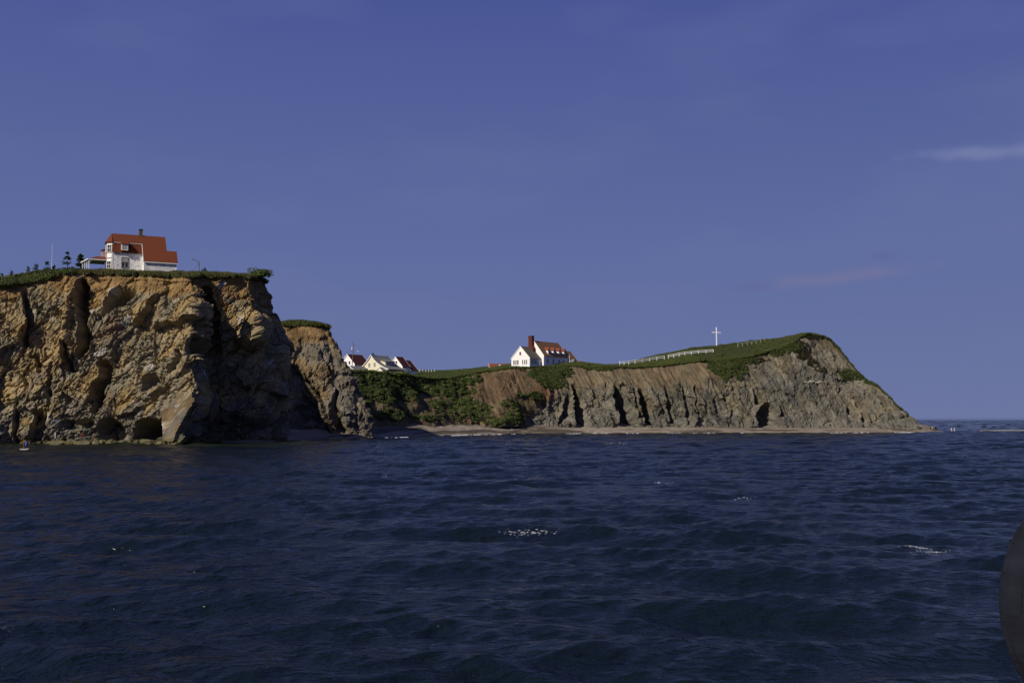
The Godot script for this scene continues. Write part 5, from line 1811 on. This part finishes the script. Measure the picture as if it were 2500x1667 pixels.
	# dry grass on the earth slope
	xf = []
	tints = []
	for p in pick(far_rock, 30000, func(p: Vector3, t: float) -> float: return 0.75 * smoothstep(-0.25, 0.25, ragged.get_noise_3dv(p * 1.7)) if p.x < 12.0 and t > 0.06 else 0.0):
		xf.append(stand(p, Vector3.ONE * rng.randf_range(0.5, 1.0)))
		tints.append(Color(0.190, 0.158, 0.078).lerp(Color(0.115, 0.118, 0.046), rng.randf()))
	many("dry_grass", blade, mats.grass, xf, tints, "dry straw-coloured grass on the earth slope of the bay", "grass")
	# tall shrubs in front of the cream house
	for k in 26:
		var at: Vector3 = curve([Vector3(-53.36, 19.65, -330.00), Vector3(-49.46, 19.69, -334.00), Vector3(-44.64, 19.74, -338.00), Vector3(-39.80, 19.55, -343.00), Vector3(-34.91, 19.53, -349.00)], k / 25.0 * 4.0) + Vector3(rng.randf_range(-1.0, 1.0), 0, rng.randf_range(-3.0, 3.0))
		at.y = maxf(ground(hill_grid, at.x, at.z), ground(far_rock, at.x, at.z)) - 0.3
		var o: Node3D = shrubs[k % 3].duplicate()
		o.name = numbered("shrub")
		add_child(o)
		o.transform = stand(at, Vector3.ONE * rng.randf_range(0.8, 1.4))
		tag(o, "tall leafy shrub screening the foot of the cream house", "shrub", "shrubs before the cream house")
	# the overhanging bush at the corner of the near cliff
	var p0: Vector3 = Vector3(-55.45, 36.62, -224.00)
	var corner := thing("overhanging_bush", p0, 0.0, "dense dark bush bulging over the corner of the near cliff", "shrub")
	var st := start()
	for b in 5:
		tube(st, Vector3(-0.6, -0.6, -0.5), Vector3(cos(b * 1.3) * 1.0, 0.4, sin(b * 1.3) * 0.8), 0.08, 0.03, 5)
	part("stem", st, mats.bark, corner)
	mesh_node("foliage", leaf_blob(17, 1500, Vector3(3.0, 2.1, 2.6), 0.2), mats.leaf_dark, corner)
	for s in [[548, 664, 0.9], [505, 660, 0.7], [528, 662, 0.6], [575, 662, 0.8], [598, 663, 0.9]]:
		pass
	# spruces and saplings on the clifftop
	var trees := [
		[Vector3(-98.21, 37.53, -224.00), 4.8, 1.5, 2200, 0.75, "ragged thin spruce with gaps between its branches near the porch", ""],
		[Vector3(-96.60, 38.16, -227.00), 5.0, 1.75, 6500, 0.0, "full dark spruce standing beside the porch", ""],
		[Vector3(-101.78, 36.52, -222.00), 2.4, 0.8, 700, 0.5, "scraggy sapling growing beside the flagpole", "saplings at the flagpole"],
		[Vector3(-102.07, 37.27, -226.00), 2.3, 0.8, 700, 0.5, "scraggy sapling growing beside the flagpole", "saplings at the flagpole"],
		[Vector3(-103.72, 36.19, -221.00), 2.0, 0.8, 600, 0.2, "small young spruce on the clifftop scrub", "young spruces on the clifftop"],
		[Vector3(-105.41, 36.11, -221.00), 1.6, 0.55, 240, 0.2, "small young spruce on the clifftop scrub", "young spruces on the clifftop"],
		[Vector3(-108.48, 35.87, -220.00), 1.3, 0.6, 240, 0.2, "small young spruce on the clifftop scrub", "young spruces on the clifftop"],
		[Vector3(-110.10, 35.55, -219.00), 2.0, 0.8, 500, 0.6, "small young spruce on the clifftop scrub", "young spruces on the clifftop"],
		[Vector3(-96.60, 37.48, -223.00), 1.2, 0.7, 260, 0.0, "small young spruce on the clifftop scrub", "young spruces on the clifftop"],
		[Vector3(-67.55, 37.48, -223.00), 1.4, 0.8, 330, 0.0, "stubby little spruce right of the clifftop lamp", ""],
	]
	var k := 0
	for t in trees:
		k += 1
		var at: Vector3 = t[0]
		at.y = ground(plateau_grid, at.x, at.z)
		spruce(at, t[1], t[2], t[3], t[4], 700 + k, t[5], t[6])
	# shrubs in front of the white house
	for s in [[Vector3(2.84, 25.84, -393.73), "small dark shrub against the gable of the white house"], [Vector3(4.11, 25.88, -394.30), "small dark shrub against the gable of the white house"]]:
		var o: Node3D = shrubs[1].duplicate()
		o.name = numbered("shrub")
		add_child(o)
		var at: Vector3 = s[0]
		at.y = ground(hill_grid, at.x, at.z)
		o.transform = stand(at, Vector3.ONE * 0.6)
		tag(o, s[1], "shrub", "shrubs at the white gable")

# ---------------------------------------------------------------- rocks

func boulder(seed_: int) -> ArrayMesh:
	var n := fnl(seed_, 0.9, 3)
	var c := cells(seed_ + 1, 0.9, FastNoiseLite.RETURN_CELL_VALUE)
	var rows := 7
	var cols := 11
	var pts := []
	for j in rows + 1:
		var ring := []
		for i in cols:
			var th := PI * j / rows
			var ph := TAU * i / cols
			var d := Vector3(sin(th) * cos(ph), cos(th), sin(th) * sin(ph))
			var r := 0.5 * (1.0 + 0.45 * n.get_noise_3dv(d * 1.2) + 0.28 * c.get_noise_3dv(d * 1.3))
			ring.append(d * r * Vector3(1.25, 0.72, 1.0))
		pts.append(ring)
	var st := start()
	for j in rows:
		for i in cols:
			var a: Vector3 = pts[j][i]
			var b: Vector3 = pts[j][(i + 1) % cols]
			var d: Vector3 = pts[j + 1][i]
			var e: Vector3 = pts[j + 1][(i + 1) % cols]
			tri(st, a, b, e)
			tri(st, a, e, d)
	st.generate_normals()
	return st.commit()

func make_rocks() -> void:
	var shapes := [boulder(801), boulder(811), boulder(821), boulder(831)]
	var weedy := []
	for c in [Color(0.150, 0.130, 0.050), Color(0.20, 0.185, 0.10), Color(0.10, 0.095, 0.045)]:
		weedy.append(grained("weedy_rock_%d" % weedy.size(), c.linear_to_srgb(), 0.85, noise_tex(840 + weedy.size(), 0.06, 0.55, 1.0, 128), Vector3(0.6, 0.6, 0.6)))
	var pale := grained("pale_rock", lin(0.34, 0.33, 0.28), 0.9, noise_tex(845, 0.06, 0.6, 1.0, 128), Vector3(0.6, 0.6, 0.6))
	var grey := grained("grey_rock", lin(0.17, 0.165, 0.135), 0.9, noise_tex(846, 0.06, 0.6, 1.0, 128), Vector3(0.6, 0.6, 0.6))
	# weed-covered boulders along the foot of the near cliff
	for k in 74:
		var u := rng.randf_range(-0.02, 1.0)
		var a: Vector3 = curve([Vector3(-104.20, 0.00, -207.73), Vector3(-93.45, 0.00, -207.73), Vector3(-82.70, 0.00, -207.73), Vector3(-73.60, 0.00, -207.73), Vector3(-64.51, 0.00, -207.73)], clampf(u, 0.0, 1.0) * 4.0)
		var o := mesh_node("boulder", shapes[k % 4], weedy[k % 3])
		var s := rng.randf_range(0.7, 2.0)
		o.position = a + Vector3(rng.randf_range(-0.6, 0.6), rng.randf_range(-0.1, 0.2), rng.randf_range(-2.2, 0.8))
		o.rotation = Vector3(rng.randf() * 0.5, rng.randf() * TAU, rng.randf() * 0.5)
		o.scale = Vector3(s * 1.2, s * rng.randf_range(0.6, 1.0), s)
		tag(o, "yellow-green weedy boulder at the foot of the near cliff", "rock", "boulders at the foot of the near cliff")
	# flat weedy rocks the two walkers tread on
	for spot in [Vector3(-85.03, 0.52, -203.00), Vector3(-90.21, 0.68, -203.00)]:
		var o := mesh_node("boulder", shapes[2], weedy[1])
		o.scale = Vector3(2.6, 2.0, 2.2)
		o.position = spot - Vector3(0, 0.62, 0)
		tag(o, "flat weedy rock under a walker at the cliff foot", "rock", "rocks under the walkers")
	# rubble at the tip of the far head
	for k in 90:
		var f := pow(rng.randf(), 0.8)
		var a: Vector3 = curve([Vector3(133.65, 1.33, -414.00), Vector3(149.65, 1.14, -417.20), Vector3(162.76, 1.10, -421.00), Vector3(175.70, 0.21, -426.00)], f * 3.0)
		var b: Vector3 = curve([Vector3(130.32, 0.00, -403.78), Vector3(145.79, 0.00, -406.55), Vector3(159.32, 0.00, -412.21), Vector3(175.38, 0.00, -424.02)], f * 3.0)
		var o := mesh_node("rubble_block", shapes[k % 4], pale if k % 3 else grey)
		var s := rng.randf_range(0.5, 1.6)
		var w := rng.randf()
		o.position = a.lerp(b, w) + Vector3(0, -0.1 * s, 0)
		o.rotation = Vector3(rng.randf() * 0.6, rng.randf() * TAU, rng.randf() * 0.6)
		o.scale = Vector3.ONE * s
		tag(o, "pale stone block in the rubble at the tip of the far head", "rock", "rubble at the tip of the far head")
	var big := mesh_node("boulder", shapes[1], grained("yellow_rock", lin(0.48, 0.42, 0.28), 0.9, noise_tex(847, 0.06, 0.7, 1.0, 128), Vector3(0.6, 0.6, 0.6)))
	big.position = Vector3(133.98, 2.16, -411.88)
	big.scale = Vector3(3.2, 2.2, 2.4)
	tag(big, "large pale yellow boulder on the beach under the far head", "rock")
	# sand bar awash off the point
	var st := start()
	var bar := [Vector3(206.26, 0.00, -453.24), Vector3(218.27, 0.00, -460.29), Vector3(232.90, 0.00, -467.56), Vector3(253.54, 0.00, -471.28)]
	for k in 12:
		var p := curve(bar, k / 4.0)
		var q := curve(bar, (k + 1) / 4.0)
		var w0 := 3.0 * sin(PI * clampf(k / 12.0, 0.02, 0.98)) + 1.0
		var w1 := 3.0 * sin(PI * clampf((k + 1) / 12.0, 0.02, 0.98)) + 1.0
		for s in [[-1.0, -0.4, 0.0, 0.55], [0.0, 0.55, 1.0, -0.4]]:
			quad(st, p + Vector3(0, s[1], -s[0] * w0), p + Vector3(0, s[3], -s[2] * w0), q + Vector3(0, s[3], -s[2] * w1), q + Vector3(0, s[1], -s[0] * w1))
	var sb := part("sandbar", st, mats.pale_rock)
	tag(sb, "thin pale sandbar awash off the point", "", "", "structure")

# ---------------------------------------------------------------- people

# bones: [a, b, radius a, radius b, colour]; one skin round all of them
func skin(bones: Array, cell: float) -> ArrayMesh:
	var lo := Vector3.INF
	var hi := -Vector3.INF
	for b in bones:
		for e in [0, 1]:
			var r: float = b[2 + e] + cell * 2.0
			lo = lo.min(b[e] - Vector3.ONE * r)
			hi = hi.max(b[e] + Vector3.ONE * r)
	var n := Vector3i(((hi - lo) / cell).ceil()) + Vector3i.ONE
	var f := PackedFloat32Array()
	f.resize(n.x * n.y * n.z)
	f.fill(1.0)
	for b in bones:
		var a: Vector3 = b[0]
		var c: Vector3 = b[1]
		var reach: float = maxf(b[2], b[3]) + 0.12
		var l0 := Vector3i(((a.min(c) - Vector3.ONE * reach - lo) / cell).floor()).clamp(Vector3i.ZERO, n - Vector3i.ONE)
		var l1 := Vector3i(((a.max(c) + Vector3.ONE * reach - lo) / cell).ceil()).clamp(Vector3i.ZERO, n - Vector3i.ONE)
		var ac := c - a
		var len2 := maxf(ac.length_squared(), 1e-6)
		for x in range(l0.x, l1.x + 1):
			for y in range(l0.y, l1.y + 1):
				for z in range(l0.z, l1.z + 1):
					var p := lo + Vector3(x, y, z) * cell
					var t := clampf((p - a).dot(ac) / len2, 0.0, 1.0)
					var d := p.distance_to(a + ac * t) - lerpf(b[2], b[3], t)
					var q := (x * n.y + y) * n.z + z
					var h := clampf(0.5 + 0.5 * (f[q] - d) / 0.04, 0.0, 1.0)
					f[q] = lerpf(f[q], d, h) - 0.04 * h * (1.0 - h)
	var ids := {}
	var pos := PackedVector3Array()
	var col := PackedColorArray()
	var corner := []
	for k in 8:
		corner.append(Vector3i(k & 1, (k >> 1) & 1, (k >> 2) & 1))
	var edges := [[0, 1], [2, 3], [4, 5], [6, 7], [0, 2], [1, 3], [4, 6], [5, 7], [0, 4], [1, 5], [2, 6], [3, 7]]
	for x in n.x - 1:
		for y in n.y - 1:
			for z in n.z - 1:
				var v := []
				var inside := 0
				for k in 8:
					var c: Vector3i = corner[k]
					var s := f[((x + c.x) * n.y + y + c.y) * n.z + z + c.z]
					v.append(s)
					if s < 0.0:
						inside += 1
				if inside == 0 or inside == 8:
					continue
				var sum := Vector3.ZERO
				var cnt := 0
				for e in edges:
					var s0: float = v[e[0]]
					var s1: float = v[e[1]]
					if (s0 < 0.0) != (s1 < 0.0):
						sum += Vector3(corner[e[0]]).lerp(Vector3(corner[e[1]]), s0 / (s0 - s1))
						cnt += 1
				ids[Vector3i(x, y, z)] = pos.size()
				var p := lo + (Vector3(x, y, z) + sum / cnt) * cell
				pos.append(p)
				var best := 1e9
				var tint := Color.WHITE
				for b in bones:
					var ac: Vector3 = b[1] - b[0]
					var t := clampf((p - b[0]).dot(ac) / maxf(ac.length_squared(), 1e-6), 0.0, 1.0)
					var d: float = p.distance_to(b[0] + ac * t) - lerpf(b[2], b[3], t)
					if d < best:
						best = d
						tint = b[4]
				col.append(tint)
	var st := SurfaceTool.new()
	st.begin(Mesh.PRIMITIVE_TRIANGLES)
	for k in pos.size():
		st.set_color(col[k])
		st.add_vertex(pos[k])
	var axes := [Vector3i(1, 0, 0), Vector3i(0, 1, 0), Vector3i(0, 0, 1)]
	for c in ids:
		for k in 3:
			var u: Vector3i = axes[(k + 1) % 3]
			var w: Vector3i = axes[(k + 2) % 3]
			if not (ids.has(c - u) and ids.has(c - w) and ids.has(c - u - w)):
				continue
			var s0 := f[(c.x * n.y + c.y) * n.z + c.z]
			var e: Vector3i = c + axes[k]
			if e.x >= n.x or e.y >= n.y or e.z >= n.z:
				continue
			var s1 := f[(e.x * n.y + e.y) * n.z + e.z]
			if (s0 < 0.0) == (s1 < 0.0):
				continue
			var q := [ids[c], ids[c - u], ids[c - u - w], ids[c - w]]
			if s0 < 0.0:
				q.reverse()
			for i in [0, 1, 2, 0, 2, 3]:
				st.add_index(q[i])
	st.generate_normals()
	return st.commit()

# a person 1.72 m tall; pose gives joints in metres, forward is +z of the figure
func figure(pose: String, shirt: Color, legs: Color, hair: Color) -> ArrayMesh:
	var flesh := Color(0.36, 0.21, 0.14)
	var j := {"pelvis": Vector3(0, 0.95, 0), "chest": Vector3(0, 1.30, 0.01), "neck": Vector3(0, 1.47, 0.0), "head": Vector3(0, 1.62, 0.02),
		"sl": Vector3(-0.19, 1.41, 0), "sr": Vector3(0.19, 1.41, 0), "el": Vector3(-0.25, 1.13, -0.02), "er": Vector3(0.25, 1.13, -0.02), "hl": Vector3(-0.24, 0.87, 0.08), "hr": Vector3(0.24, 0.87, 0.08),
		"pl": Vector3(-0.1, 0.92, 0), "pr": Vector3(0.1, 0.92, 0), "kl": Vector3(-0.11, 0.5, 0.02), "kr": Vector3(0.11, 0.5, 0.02), "al": Vector3(-0.11, 0.08, -0.02), "ar": Vector3(0.11, 0.08, -0.02), "tl": Vector3(-0.13, 0.04, 0.14), "tr": Vector3(0.13, 0.04, 0.14)}
	if pose == "walk":
		j.kl = Vector3(-0.1, 0.52, 0.20); j.al = Vector3(-0.1, 0.1, 0.34); j.tl = Vector3(-0.1, 0.07, 0.5)
		j.kr = Vector3(0.1, 0.5, -0.06); j.ar = Vector3(0.1, 0.14, -0.34); j.tr = Vector3(0.1, 0.04, -0.2)
		j.el = Vector3(-0.24, 1.14, -0.14); j.hl = Vector3(-0.22, 0.93, -0.08); j.er = Vector3(0.24, 1.15, 0.12); j.hr = Vector3(0.2, 0.98, 0.3)
	elif pose == "kneel":
		for k in ["pelvis", "chest", "neck", "head", "sl", "sr", "pl", "pr"]:
			j[k] = j[k] - Vector3(0, 0.42, 0)
		j.kl = Vector3(-0.12, 0.08, 0.16); j.kr = Vector3(0.12, 0.08, 0.16); j.al = Vector3(-0.12, 0.07, -0.26); j.ar = Vector3(0.12, 0.07, -0.26); j.tl = Vector3(-0.12, 0.05, -0.4); j.tr = Vector3(0.12, 0.05, -0.4)
		j.el = Vector3(-0.32, 0.80, 0.14); j.hl = Vector3(-0.34, 0.92, 0.42); j.er = Vector3(0.05, 0.78, 0.24); j.hr = Vector3(-0.22, 0.62, 0.36)
	elif pose == "sit":
		for k in ["pelvis", "chest", "neck", "head", "sl", "sr", "pl", "pr", "el", "er", "hl", "hr"]:
			j[k] = j[k] - Vector3(0, 0.82, 0)
		j.kl = Vector3(-0.12, 0.45, 0.3); j.kr = Vector3(0.12, 0.45, 0.3); j.al = Vector3(-0.12, 0.08, 0.42); j.ar = Vector3(0.12, 0.08, 0.42); j.tl = Vector3(-0.12, 0.04, 0.56); j.tr = Vector3(0.12, 0.04, 0.56)
		j.hl = Vector3(-0.14, 0.42, 0.28); j.hr = Vector3(0.14, 0.42, 0.28)
	var b := [
		[j.pelvis, j.chest, 0.135, 0.15, shirt], [j.sl, j.sr, 0.075, 0.075, shirt], [j.chest, j.neck, 0.12, 0.055, shirt], [j.neck, j.head, 0.055, 0.06, flesh],
		[j.head, j.head + Vector3(0, 0.02, 0.02), 0.092, 0.088, flesh], [j.head + Vector3(0, 0.03, -0.025), j.head + Vector3(0, 0.05, -0.02), 0.093, 0.09, hair], [j.head + Vector3(0, -0.01, 0.1), j.head + Vector3(0, -0.02, 0.115), 0.014, 0.016, flesh],
		[j.sl, j.el, 0.058, 0.046, shirt], [j.el, j.hl, 0.043, 0.03, flesh], [j.sr, j.er, 0.058, 0.046, shirt], [j.er, j.hr, 0.043, 0.03, flesh],
		[j.pl, j.kl, 0.095, 0.06, legs], [j.kl, j.al, 0.058, 0.04, legs], [j.pr, j.kr, 0.095, 0.06, legs], [j.kr, j.ar, 0.058, 0.04, legs], [j.al, j.tl, 0.042, 0.032, Color(0.05, 0.045, 0.04)], [j.ar, j.tr, 0.042, 0.032, Color(0.05, 0.045, 0.04)],
	]
	for s in [["hl", "el"], ["hr", "er"]]:
		# palm and five fingers, slightly curled
		var wrist: Vector3 = j[s[0]]
		var dir: Vector3 = (wrist - j[s[1]]).normalized()
		var across := dir.cross(Vector3.UP if absf(dir.y) < 0.9 else Vector3.FORWARD).normalized()
		b.append([wrist, wrist + dir * 0.08, 0.028, 0.032, flesh])
		for k in 4:
			var root := wrist + dir * 0.085 + across * (k - 1.5) * 0.02
			b.append([root, root + dir * [0.06, 0.075, 0.07, 0.055][k] + Vector3(0, 0, 0.02), 0.010, 0.009, flesh])
		b.append([wrist + dir * 0.03 + across * 0.03, wrist + dir * 0.08 + across * 0.065, 0.011, 0.010, flesh])
	return skin(b, 0.032)

func person(pose: String, at: Vector3, turn: float, shirt: Color, legs: Color, hair: Color, label: String, group := "") -> Node3D:
	var o := mesh_node("person", figure(pose, shirt, legs, hair), mats.figure)
	o.position = at
	o.rotation.y = turn
	tag(o, label, "person", group)
	return o

func make_people() -> void:
	var dark := Color(0.02, 0.016, 0.012)
	person("walk", Vector3(-85.03, 0.55, -203.00), deg_to_rad(100.0), Color(0.50, 0.035, 0.025), Color(0.04, 0.045, 0.06), dark, "person in a red top walking below the near cliff")
	person("walk", Vector3(-90.21, 0.71, -203.00), deg_to_rad(-70.0), Color(0.62, 0.60, 0.62), Color(0.38, 0.36, 0.40), Color(0.09, 0.04, 0.02), "person in pale clothes walking below the near cliff")
	# paddler
	var b := thing("paddleboard", Vector3(-76.39, 0.00, -161.18), deg_to_rad(48.0), "pale paddleboard on the water off the near cliff", "paddleboard")
	var st := start()
	var rows := [[-1.45, 0.06], [-1.3, 0.24], [-0.8, 0.36], [0.0, 0.38], [0.8, 0.34], [1.25, 0.22], [1.5, 0.04]]
	for k in rows.size() - 1:
		var a: Array = rows[k]
		var c: Array = rows[k + 1]
		var ya := 0.14 + (0.1 if k == 5 else 0.0)
		var ye := 0.14 + (0.1 if k >= 4 else 0.0)
		for s in [[0.16, false], [-0.02, true]]:
			pass
		quad(st, Vector3(-a[1], ya, a[0]), Vector3(-c[1], ye, c[0]), Vector3(c[1], ye, c[0]), Vector3(a[1], ya, a[0]))
		quad(st, Vector3(a[1], ya - 0.14, a[0]), Vector3(c[1], ye - 0.14, c[0]), Vector3(-c[1], ye - 0.14, c[0]), Vector3(-a[1], ya - 0.14, a[0]))
		quad(st, Vector3(-a[1], ya - 0.14, a[0]), Vector3(-c[1], ye - 0.14, c[0]), Vector3(-c[1], ye, c[0]), Vector3(-a[1], ya, a[0]))
		quad(st, Vector3(a[1], ya, a[0]), Vector3(c[1], ye, c[0]), Vector3(c[1], ye - 0.14, c[0]), Vector3(a[1], ya - 0.14, a[0]))
	part("hull", st, plain("board_white", lin(0.36, 0.34, 0.34), 0.5), b)
	b.position.y = 0.12
	st = start()
	box(st, Vector3(-0.26, 0.143, -0.7), Vector3(0.26, 0.15, 0.4))
	part("deck_pad", st, mats.pink_paint, b)
	var p := person("kneel", b.position + Vector3(0.2, 0.15, 0), deg_to_rad(200.0), Color(0.075, 0.10, 0.30), Color(0.035, 0.03, 0.10), dark, "person in a blue top kneeling on the paddleboard")
	st = start()
	tube(st, Vector3(0.0, -0.9, 0.1), Vector3(-0.1, 0.95, -0.05), 0.016, 0.016, 5)
	var paddle := part("paddle", st, plain("orange_paint", lin(0.55, 0.22, 0.03), 0.5))
	paddle.position = p.position + Vector3(-0.42, 0.72, -0.1)
	tag(paddle, "orange paddle held by the kneeling paddler", "paddle")
	st = start()
	box(st, Vector3(-0.09, -1.35, 0.08), Vector3(0.09, -0.9, 0.12))
	part("blade", st, mats.orange_paint, paddle)
	# far off the point
	person("stand", Vector3(181.11, 0.08, -423.00), deg_to_rad(200.0), Color(0.62, 0.62, 0.64), Color(0.45, 0.44, 0.44), dark, "person in white wading in the shallows off the point", "waders off the point")
	person("walk", Vector3(182.29, 0.04, -423.00), deg_to_rad(210.0), Color(0.62, 0.62, 0.64), Color(0.45, 0.44, 0.44), dark, "person in white wading in the shallows off the point", "waders off the point")
	person("stand", Vector3(173.76, 0.64, -426.00), deg_to_rad(160.0), Color(0.02, 0.02, 0.025), Color(0.02, 0.02, 0.025), dark, "person all in black standing at the tip of the rubble")
	person("stand", Vector3(174.44, 0.64, -426.00), deg_to_rad(190.0), Color(0.42, 0.36, 0.30), Color(0.20, 0.17, 0.14), dark, "person in beige standing at the tip of the rubble")
	person("sit", Vector3(169.18, 1.09, -423.00), deg_to_rad(90.0), Color(0.20, 0.05, 0.02), Color(0.03, 0.03, 0.04), dark, "person in a rust-red top sitting on the rubble")

# ---------------------------------------------------------------- boat and foam

func make_boat() -> void:
	# the boat the photograph is taken from: only the edge of a seat back shows
	var deck_y := 3.62
	var b := thing("boat", Vector3(0, 0, 0.9), 0.0, "boat with a padded dark canvas seat on its bare deck", "boat")
	var white: Material = mats.white_paint
	var st := start()
	var ribs := [[-3.4, 0.3], [-2.6, 1.15], [-1.0, 1.65], [4.0, 1.8]]
	for k in 3:
		var a: Array = ribs[k]
		var c: Array = ribs[k + 1]
		for s in [-1.0, 1.0]:
			quad(st, Vector3(s * a[1] * 0.8, -0.4, a[0]), Vector3(s * c[1] * 0.8, -0.4, c[0]), Vector3(s * c[1], deck_y - 0.06, c[0]), Vector3(s * a[1], deck_y - 0.06, a[0]))
	quad(st, Vector3(-0.24, -0.4, -3.4), Vector3(0.24, -0.4, -3.4), Vector3(0.3, deck_y - 0.06, -3.4), Vector3(-0.3, deck_y - 0.06, -3.4))
	quad(st, Vector3(-1.44, -0.4, 4.0), Vector3(1.44, -0.4, 4.0), Vector3(1.8, deck_y - 0.06, 4.0), Vector3(-1.8, deck_y - 0.06, 4.0))
	part("hull", st, white, b)
	st = start()
	for k in 3:
		var a: Array = ribs[k]
		var c: Array = ribs[k + 1]
		slab(st, [Vector3(-a[1], deck_y, a[0]), Vector3(-c[1], deck_y, c[0]), Vector3(c[1], deck_y, c[0]), Vector3(a[1], deck_y, a[0])], Vector3(0, -0.05, 0))
	part("deck", st, mats.grey_wood, b)
	var canvas := grained("seat_canvas", lin(0.0145, 0.0165, 0.029), 0.95, noise_tex(901, 0.03, 0.6, 1.0, 256), Vector3(3, 3, 3), 0.12, noise_tex(902, 0.12, 0.0, 1.0, 256))
	var seat := b
	var so := Vector3(0.789, deck_y, -2.20)
	# padded round back: a flat cushion with rounded edge
	st = SurfaceTool.new()
	st.begin(Mesh.PRIMITIVE_TRIANGLES)
	var rings := 14
	var around := 56
	var c0 := so + Vector3(0, 0.85, 0)
	for j in rings + 1:
		for i in around + 1:
			var th := PI * j / rings
			var ph := TAU * i / around
			var r := pow(absf(sin(th)), 0.45)
			var x := cos(ph)
			var y := sin(ph)
			var rr := 0.177
			var zz := signf(cos(th)) * pow(absf(cos(th)), 0.8) * 0.04
			st.add_vertex(c0 + Vector3(x * rr * r, y * rr * r, zz))
	for j in rings:
		for i in around:
			var a := j * (around + 1) + i
			var d := a + around + 1
			for k in [a, d + 1, d, a, a + 1, d + 1]:
				st.add_index(k)
	st.generate_normals()
	var back := mesh_node("seat_back", st.commit(), canvas, seat)
	back.set_meta("label", "dark grey canvas seat back with rounded stitched edge")
	st = start()
	for ring in [[0.166, 0.036], [0.175, 0.0]]:
		for i in around:
			var p0 := TAU * i / around
			var p1 := TAU * (i + 1) / around
			var r0: float = ring[0]
			var r1: float = ring[0]
			tube(st, c0 + Vector3(cos(p0) * r0, sin(p0) * r0, ring[1]), c0 + Vector3(cos(p1) * r1, sin(p1) * r1, ring[1]), 0.0045, 0.0045, 6)
	part("piping", st, canvas, back)
	st = start()
	box(st, so + Vector3(-0.22, 0.38, -0.02), so + Vector3(0.22, 0.46, 0.42))
	part("seat_pad", st, canvas, seat)
	st = start()
	tube(st, so + Vector3(0, 0, 0.18), so + Vector3(0, 0.38, 0.18), 0.05, 0.05, 10)
	tube(st, so + Vector3(0, 0.36, 0.0), so + Vector3(0, 0.75, 0.0), 0.02, 0.02, 8)
	part("pedestal", st, mats.dark_metal, seat)

func make_foam() -> void:
	# whitecaps: loose flecks of foam on breaking crests
	var caps := [[Vector3(-11.30, 0.00, -213.34), 3.2, 1.6, 90], [Vector3(-9.50, 0.00, -86.96), 1.3, 0.3, 60], [Vector3(-2.17, 0.00, -45.74), 0.6, 0.1, 30], [Vector3(0.60, 0.00, -43.42), 0.95, 0.22, 80], [Vector3(15.06, 0.00, -38.31), 0.5, 0.16, 80], [Vector3(15.24, 0.00, -39.96), 0.3, 0.2, 40], [Vector3(15.08, 0.00, -37.24), 0.5, 0.2, 70], [Vector3(-9.06, 0.00, -29.80), 0.22, 0.08, 22], [Vector3(-10.98, 0.00, -22.64), 0.22, 0.08, 22], [Vector3(20.55, 0.00, -202.41), 2.0, 1.2, 30], [Vector3(11.52, 0.00, -77.37), 1.0, 0.6, 25], [Vector3(14.49, 0.00, -64.08), 0.9, 0.5, 25]]
	var sea_o: MeshInstance3D = get_node("sea")
	for c in caps:
		var p: Vector3 = c[0]
		var st := start()
		for k in c[3]:
			var a := p + Vector3(rng.randfn() * c[1] * 0.55, 0, rng.randfn() * c[2] * 0.55)
			a.y = wave_height(a.x, a.z) + 0.012
			var s: float = c[1] * rng.randf_range(0.004, 0.02)
			var w := s * rng.randf_range(1.5, 4.5)
			var ang := rng.randf_range(-0.4, 0.4)
			var u := Vector3(cos(ang), 0, sin(ang)) * w
			var v := Vector3(-sin(ang), 0, cos(ang)) * s
			var up := Vector3(0, s * 0.7, 0)
			tri(st, a - u, a + up, a - v)
			tri(st, a - v, a + up, a + u)
			tri(st, a + u, a + up, a + v)
			tri(st, a + v, a + up, a - u)
		var o := part("whitecap", st, mats.foam)
		tag(o, "flecks of white foam on a breaking wave crest", "foam", "whitecaps on the sea", "stuff")
	# wash along the beach
	var st := start()
	var shore := [Vector3(-52.76, 0.00, -217.24), Vector3(-47.59, 0.00, -225.51), Vector3(-42.60, 0.00, -237.71), Vector3(-36.88, 0.00, -268.39), Vector3(-33.12, 0.00, -277.18), Vector3(-27.53, 0.00, -287.95), Vector3(-21.03, 0.00, -310.60), Vector3(-9.30, 0.00, -333.32), Vector3(5.63, 0.00, -353.20), Vector3(21.76, 0.00, -364.06), Vector3(36.83, 0.00, -369.74), Vector3(67.34, 0.00, -375.60), Vector3(89.43, 0.00, -380.43), Vector3(115.16, 0.00, -385.38), Vector3(140.02, 0.00, -390.46), Vector3(157.13, 0.00, -398.34)]
	var here := fnl(951, 0.045, 3)
	var thin := fnl(952, 0.3, 3)
	for k in 950:
		var t := rng.randf() * (shore.size() - 1)
		var a := curve(shore, t)
		var dense := here.get_noise_2d(a.x, 3.0)
		if dense < 0.08 + rng.randf() * 0.25:
			continue
		a += Vector3(0, 0.10, 2.0 + thin.get_noise_2d(a.x, 9.0) * 4.0 + rng.randfn() * 0.7)
		var w := rng.randf_range(0.2, 0.8)
		var s := rng.randf_range(0.06, 0.2)
		var up := Vector3(0, rng.randf_range(0.03, 0.13), 0)
		tri(st, a - Vector3(w, 0, 0), a + up, a - Vector3(0, 0, -s))
		tri(st, a + Vector3(0, 0, s), a + up, a + Vector3(w, 0, 0))
		tri(st, a + Vector3(w, 0, 0), a + up, a - Vector3(0, 0, s))
		tri(st, a - Vector3(0, 0, s), a + up, a - Vector3(w, 0, 0))
	var o := part("surf", st, mats.foam)
	tag(o, "thin white line of surf along the beach", "surf", "", "stuff")
